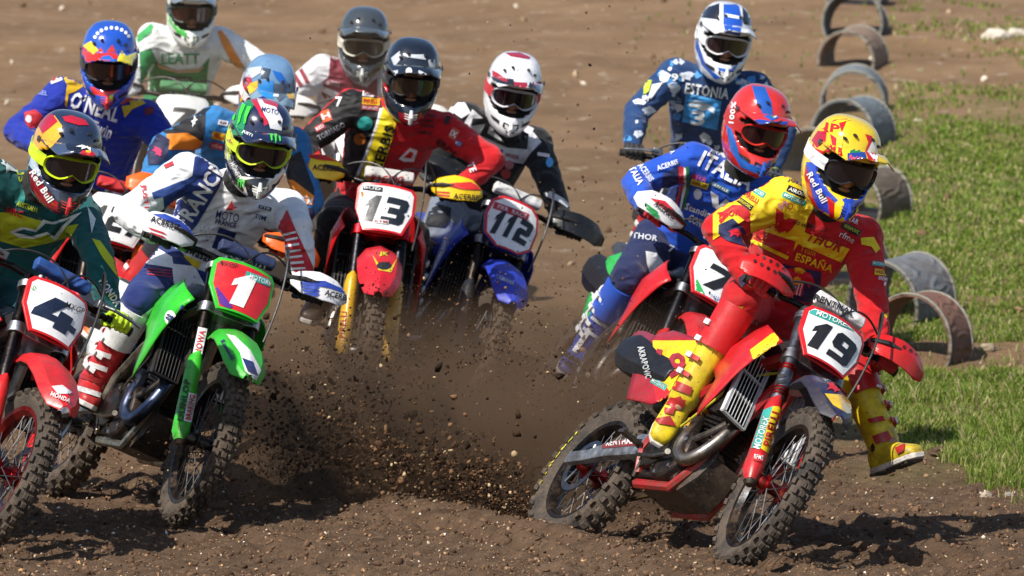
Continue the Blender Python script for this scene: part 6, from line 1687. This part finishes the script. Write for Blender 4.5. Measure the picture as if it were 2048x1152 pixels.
# ================= Estonia
K = BE; J_ = K['jersey']; z = lambda pts: zp(1200, 0, 2.304, pts)
text(J_, 'ESTONIA', 1414, 182, 88, 22, 8, '#e8eef4', bold=.06)
poly(J_, z([(395, 425), (560, 465), (540, 600), (380, 560)]), '#3a9ae0', lift=.003, name='chest_panel'); text(J_, '3', 1396, 236, 28, 30, 6, '#f0f4f8', bold=.08); poly(J_, z([(410, 475), (440, 460), (500, 478), (530, 500), (525, 525), (500, 505), (470, 512), (440, 495), (415, 495)]), '#dce8f4', lift=.0045, name='logo')
r_ = random.Random(3)
for k in range(170):
    x = r_.uniform(1255, 1560); y = r_.uniform(108, 330); s_ = r_.uniform(4, 13)
    if 1362 < x < 1460 and 165 < y < 270: continue
    poly(J_, [(x + s_ * r_.uniform(.6, 1.2) * math.cos(q), y + s_ * r_.uniform(.25, 1.1) * math.sin(q)) for q in [k2 * .9 for k2 in range(7)]], r_.choice(['#dfe4ee', '#c8d0e0', '#3f92d8']), lift=.0025, maxl=14)
text(J_, '91', 1355, 155, 26, 16, 0, '#e8eef4', bold=.06); poly(J_, z([(240, 390), (290, 380), (240, 450), (215, 470)]), '#e8ecf2', lift=.004)
poly(J_, z([(205, 370), (240, 370), (225, 420), (200, 440)]), '#c8e828', lift=.004)
both(K, z([(560, 20), (640, 20), (655, 110), (640, 185), (575, 170), (558, 110)]), '#1f56c0', lift=.0018); both(K, z([(556, 20), (568, 20), (568, 110), (585, 175), (572, 170), (552, 110)]), '#f4f4f8', lift=.0026)
both(K, z([(575, 62), (640, 74), (640, 88), (575, 76)]), '#f4f4f8', lift=.0026); both(K, z([(460, 80), (490, 35), (550, 15), (550, 90)]), '#1a2030', lift=.0016); both(K, z([(655, 30), (690, 70), (700, 120), (660, 110)]), '#1a2030', lift=.0016)
poly(K['helmet'], z([(440, 150), (455, 200), (480, 280), (520, 330), (560, 360), (530, 365), (470, 300), (440, 220)]), '#2058b8', kind='gloss', lift=.0018); poly(K['helmet'], z([(540, 310), (600, 320), (640, 290), (620, 325), (560, 335)]), '#2058b8', kind='gloss', lift=.0018)

# ================= 127
K = B127; J_ = K['jersey']; z = lambda pts: zp(0, 0, 3.291, pts)
poly(J_, z([(400, 470), (440, 430), (550, 430), (560, 560), (500, 600), (450, 620), (440, 710), (425, 690), (440, 560)]), '#f0c01c', lift=.002); poly(J_, z([(800, 700), (860, 690), (830, 620), (850, 590), (960, 680), (870, 720), (820, 775)]), '#f0c01c', lift=.002); poly(J_, z([(770, 650), (830, 600), (900, 650), (800, 690)]), '#d83020', lift=.003)
text(J_, 'O’NEAL', 190, 214, 100, 34, 18, '#eceef4', bold=.06); text(J_, 'Twin', 203, 258, 44, 24, 20, '#e0e4f4', bold=.06); text(J_, 'racing', 206, 272, 22, 8, 20, '#c8d0f0')
badge(J_, '7', 111, 156, 24, 18, -20, '#e8e8f0', '#d03028'); box2(J_, 298, 222, 18, 14, -20, '#6a1020', lift=.003); text(J_, 'BEL', 86, 186, 18, 9, 10, '#8898e0')
poly(J_, z([(160, 740), (230, 720), (280, 760), (250, 830), (200, 850), (165, 810)]), '#c01c28', lift=.003); disc(J_, 57, 238, 6, 8, '#f0e0e4', lift=.005)
both(K, z([(540, 300), (600, 300), (640, 350), (660, 310), (690, 350), (740, 295), (780, 380), (720, 400), (640, 400), (600, 440), (550, 400)]), '#e02c1c', lift=.0016)
both(K, z([(545, 300), (600, 270), (650, 330), (615, 360), (580, 330)]), '#f0e028', lift=.0022); both(K, z([(770, 400), (800, 330), (830, 370), (895, 345), (890, 410), (850, 460), (800, 440)]), '#f0e028', lift=.0024); both(K, z([(600, 440), (680, 370), (720, 365), (800, 440), (830, 480), (700, 460), (620, 460)]), '#2a68c8', lift=.003)
text(K['peak'], "O'NEAL", 220, 128, 46, 8, 5, '#901020', bold=.05)
for a in range(9):
    q = R(200 + a * 17); disc(K['helmet'], 224 + 36 * math.cos(q), 84 + 28 * math.sin(q), 3.4, 3.6, '#f0f4f8', lift=.003); disc(K['peak'], 224 + 36 * math.cos(q), 84 + 28 * math.sin(q), 3.4, 3.6, '#f0f4f8', lift=.003)
poly(K['helmet'], z([(590, 570), (700, 590), (790, 560), (780, 600), (700, 640), (620, 620)]), '#d82420', kind='gloss', lift=.0018); poly(K['helmet'], z([(620, 620), (700, 640), (740, 620), (720, 680), (660, 680)]), '#2a50c0', kind='gloss', lift=.0018); poly(K['helmet'], z([(700, 640), (745, 620), (740, 660), (715, 670)]), '#e8e028', kind='gloss', lift=.0024)
text(K['pad'], 'MXE', 225, 338, 40, 14, 12, '#f4e8e8', bold=.06)

# ================= orange
K = BO; J_ = K['jersey']; z = lambda pts: zp(250, 0, 3.84, pts)
poly(J_, z([(260, 1000), (500, 900), (620, 810), (700, 790), (620, 860), (610, 1000), (600, 1080), (330, 1030)]), '#1a1a1e', lift=.002); poly(J_, z([(320, 1030), (480, 1020), (600, 1090), (560, 1150), (320, 1150)]), '#f08a1c', lift=.0024)
poly(J_, zp(240, 180, 2.215, [(120, 240), (150, 180), (220, 220), (210, 300), (170, 330), (125, 330)]), '#1c2248', lift=.003); bulls(J_, 315, 303, 36, 70, one=True, sun=False, c='#d83060')
star(J_, 388, 243, 26, -60, '#e8eef0'); badge(J_, 'PIRELLI', 437, 272, 26, 15, 12, '#f0c020', '#c02020'); badge(J_, 'WD40', 434, 292, 26, 12, 12, '#d03040', '#f0f0f0'); badge(J_, 'AIR', 446, 246, 20, 10, 12, '#e8e8f0', '#502020')
z = lambda pts: zp(240, 180, 2.215, pts)
poly(J_, z([(740, 300), (800, 270), (860, 440), (860, 500), (780, 480), (740, 400)]), '#1b1b20', lift=.002); poly(J_, z([(720, 390), (770, 400), (860, 470), (855, 510), (790, 500), (740, 440)]), '#f08a1c', lift=.003); poly(J_, z([(790, 520), (860, 520), (865, 600), (850, 660), (780, 640)]), '#1c2248', lift=.003); bulls(J_, 612, 442, 36, 100, one=True, sun=False, c='#d83060'); text(J_, 'KTM', 610, 400, 30, 14, 10, '#f0f0f0', bold=.05)
z = lambda pts: zp(250, 0, 3.84, pts)
both(K, z([(870, 700), (900, 620), (960, 570), (980, 640), (930, 700), (890, 760)]), '#c01c34', lift=.002); both(K, z([(890, 750), (960, 640), (1020, 620), (1020, 680), (940, 740), (880, 790)]), '#f0b820', lift=.0026); both(K, z([(1000, 680), (1060, 620), (1140, 620), (1140, 760), (1060, 740)]), '#2a8ad8', lift=.002); both(K, z([(1130, 540), (1200, 560), (1240, 620), (1220, 660), (1160, 600)]), '#1f66c0', lift=.0022); both(K, z([(1240, 720), (1290, 700), (1310, 760), (1260, 760)]), '#f0b820', lift=.0024)
for k in range(4): box2(K['peak'], 552 , 164 + k * 9, 10, 5, 5, '#f0f4f4', lift=.003)

both(K, z([(880, 560), (960, 520), (1050, 510), (1040, 560), (980, 600), (930, 590)]), '#c8d4dc', lift=.0018); both(K, z([(1060, 520), (1120, 530), (1100, 600), (1040, 600)]), '#3c4a5c', lift=.002)
both(K, z([(1150, 640), (1230, 650), (1240, 740), (1180, 780), (1150, 720)]), '#5c6878', lift=.002); both(K, z([(900, 600), (930, 590), (900, 700), (870, 760), (860, 700)]), '#e05a98', lift=.0016); both(K, z([(1000, 760), (1060, 740), (1120, 780), (1060, 820)]), '#182a6c', lift=.003)
# ================= green
K = BG; J_ = K['jersey']; z = lambda pts: zp(250, 0, 3.84, pts)
poly(J_, z([(100, 480), (250, 545), (400, 575), (560, 570), (640, 500), (620, 720), (520, 800), (250, 800), (120, 700)]), '#237f44', lift=.0018)
poly(J_, z([(110, 400), (200, 370), (250, 480), (400, 540), (560, 540), (650, 440), (620, 600), (560, 720), (300, 700), (120, 640)]), '#2a8a4c', lift=.002); poly(J_, z([(80, 280), (200, 180), (220, 200), (200, 250), (100, 330)]), '#3aa85c', lift=.002)
poly(J_, z([(710, 240), (740, 230), (800, 310), (860, 420), (920, 520), (900, 600), (850, 600), (800, 450), (740, 330)]), '#f0923a', lift=.002); poly(J_, z([(240, 460), (270, 500), (400, 540), (560, 530), (600, 500), (600, 520), (560, 555), (400, 560), (260, 520)]), '#e0a888', lift=.003)
text(J_, 'LEATT', 361, 117, 76, 22, 0, '#58a878', bold=.06); badge(J_, 'IRELAND', 357, 160, 52, 16, 2, '#3a4448', '#b8c8c0'); disc(J_, 355, 81, 5, 5, '#e8e0b0', lift=.005); text(K['pad'], 'LEATT', 372, 190, 60, 12, 6, '#f0f4f0', bold=.05)
poly(K['helmet'], z([(330, 60), (350, 20), (380, 100), (440, 200), (480, 240), (470, 290), (400, 250), (340, 170)]), '#3aae38', kind='gloss', lift=.002); poly(K['helmet'], z([(560, 200), (620, 160), (660, 130), (610, 230), (550, 280)]), '#7ab83a', kind='gloss', lift=.002)

# ================= maroon
K = BM; J_ = K['jersey']; z = lambda pts: zp(560, 50, 2.88, pts)
poly(J_, z([(290, 180), (340, 170), (420, 330), (500, 360), (560, 290), (560, 480), (300, 480), (240, 400), (250, 320), (280, 300)]), '#7a1a34', lift=.002)
for o_ in (0, 38): poly(J_, z([(95 - o_, 232 + o_ * .8), (118 - o_, 228 + o_ * .8), (172 - o_, 330 + o_ * .5), (150 - o_, 340 + o_ * .5)]), '#8a1c34', lift=.003)
text(J_, 'HALDIRS', 662, 165, 36, 10, 14, '#d8b8c4', bold=.04); text(J_, 'LAT', 657, 200, 40, 18, 8, '#c8a8b4', bold=.05); poly(J_, z([(245, 350), (340, 390), (350, 440), (240, 380)]), '#e8e4ea', lift=.003)
# ------------------------------------------------------------------ thrown dirt and dust
def spray():
    r = np.random.default_rng(21)
    P = []; S_ = []
    def cluster(n, cx, cy, sx, sy, d0, d1, s0, s1, ang=0, pw=5):
        ca, sa = math.cos(R(ang)), math.sin(R(ang))
        for _ in range(n):
            a, b_ = r.normal() * sx, r.normal() * sy
            px, py = cx + a * ca - b_ * sa, cy + a * sa + b_ * ca
            p = at(px, py, r.uniform(d0, d1)); g = base_z(p.y)
            if p.z < g - .03: continue
            P.append(tuple(p)); S_.append(s0 + (s1 - s0) * r.random() ** pw)
    # low dense fans flung from under the wheels
    cluster(6500, 890, 945, 95, 36, 25.0, 26.2, .0018, .019, 14, 7)
    cluster(4500, 770, 915, 75, 36, 25.4, 26.6, .0018, .016, 10, 7)
    cluster(1900, 1010, 1000, 60, 28, 24.6, 25.6, .003, .013, 22)
    cluster(5200, 640, 830, 95, 75, 25.0, 26.8, .0015, .012, -25, 7)
    cluster(1800, 570, 900, 55, 60, 25.3, 26.6, .0022, .010, 0)
    cluster(1500, 720, 700, 120, 80, 25.5, 27.5, .002, .008, -30)
    cluster(1500, 960, 720, 150, 90, 25.5, 27.5, .002, .008, 0)
    cluster(90, 860, 850, 190, 110, 24.8, 26.5, .010, .030, 0, 3)
    cluster(60, 620, 800, 110, 90, 25.2, 26.5, .008, .022, 0, 3)
    cluster(1300, 1200, 760, 120, 70, 24.6, 26.5, .002, .007, 0)
    cluster(900, 1180, 480, 120, 230, 27, 32, .002, .010, 0, 7)
    cluster(700, 1000, 560, 330, 200, 25, 29, .0018, .007, 0, 6)
    cluster(900, 1380, 960, 90, 45, 23.8, 25.0, .002, .009, 0)
    cluster(500, 1300, 1040, 60, 30, 23.4, 24.0, .002, .009, 0)
    cluster(450, 1000, 250, 700, 250, 22.5, 33, .0015, .006, 0, 6)
    cluster(500, 250, 960, 150, 50, 23.8, 25, .002, .008, 0)
    # streaked arcs thrown back off the rear wheels
    for k in range(26):
        x0, y0 = r.choice([(1060, 1020), (1050, 990), (560, 960), (1120, 760)]); vx = -r.uniform(120, 420); vy = -r.uniform(60, 420); dp = r.uniform(24.8, 26.4)
        for i in range(60):
            t = r.random() ** .8; px = x0 + vx * t + r.normal() * 5; py = y0 + vy * t + 210 * t * t + r.normal() * 5
            P.append(tuple(at(px, py, dp + r.normal() * .05))); S_.append(.0015 + .009 * r.random() ** 5)
    o = lumps('flying_dirt', P, S_, [(0, '#241910'), (.35, '#3a291b'), (.65, '#523b28'), (.86, '#77593f'), (.96, '#bfa580')], .9, seed=9)
    tag(o, None, kind='stuff')
spray()
def dust(name, a, b_, dens, colr, scale=1.6, thr=(.38, .72), top=1.0):
    """closed box of drifting dust between world corners a and b"""
    mb = MB().box(((a[0] + b_[0]) / 2, (a[1] + b_[1]) / 2, (a[2] + b_[2]) / 2), (b_[0] - a[0], b_[1] - a[1], b_[2] - a[2]))
    m = bpy.data.materials.new(name); m.use_nodes = True; n = m.node_tree.nodes; l = m.node_tree.links
    n.remove(n['Principled BSDF']); v = n.new('ShaderNodeVolumePrincipled'); l.new(v.outputs[0], n['Material Output'].inputs['Volume'])
    v.inputs['Color'].default_value = (*colr, 1); v.inputs['Anisotropy'].default_value = .2
    tc = n.new('ShaderNodeTexCoord'); geo = n.new('ShaderNodeNewGeometry')
    nz = n.new('ShaderNodeTexNoise'); nz.inputs['Scale'].default_value = scale; nz.inputs['Detail'].default_value = 5; nz.inputs['Roughness'].default_value = .62; nz.inputs['Distortion'].default_value = .6
    l.new(geo.outputs['Position'], nz.inputs['Vector'])
    mr = n.new('ShaderNodeMapRange'); mr.inputs[1].default_value = thr[0]; mr.inputs[2].default_value = thr[1]; l.new(nz.outputs['Fac'], mr.inputs[0])
    sep = n.new('ShaderNodeSeparateXYZ'); l.new(tc.outputs['Generated'], sep.inputs[0])
    def edge(sock, lo, hi):
        x = n.new('ShaderNodeMapRange'); x.interpolation_type = 'SMOOTHSTEP'; x.inputs[1].default_value = lo; x.inputs[2].default_value = hi; l.new(sock, x.inputs[0]); return x.outputs[0]
    def mul(p, q):
        x = n.new('ShaderNodeMath'); x.operation = 'MULTIPLY'; l.new(p, x.inputs[0])
        if isinstance(q, float): x.inputs[1].default_value = q
        else: l.new(q, x.inputs[1])
        return x.outputs[0]
    f = mul(mr.outputs[0], edge(sep.outputs['X'], 0, .25)); f = mul(f, edge(sep.outputs['X'], 1, .75)); f = mul(f, edge(sep.outputs['Y'], 0, .25)); f = mul(f, edge(sep.outputs['Y'], 1, .8)); f = mul(f, edge(sep.outputs['Z'], top, .2))
    l.new(mul(f, float(dens)), v.inputs['Density'])
    o = bpy.data.objects.new(name, mesh_from(mb, name)); col.objects.link(o); o.data.materials.append(m); tag(o, None, kind='stuff')
    return o
dust('dust_cloud', (-1.35, 24.9, -.05), (.95, 27.9, .88), 4.8, (.36, .23, .145))
dust('dust_cloud', (.05, 24.5, -.05), (1.0, 26.3, .62), 2.6, (.36, .23, .145), 2.2)
dust('dust_cloud', (-3.0, 29.6, 0), (2.2, 31.4, 2.4), .6, (.42, .29, .19), .9, (.25, .7), 1.0)
bpy.data.scenes.remove(TMP)
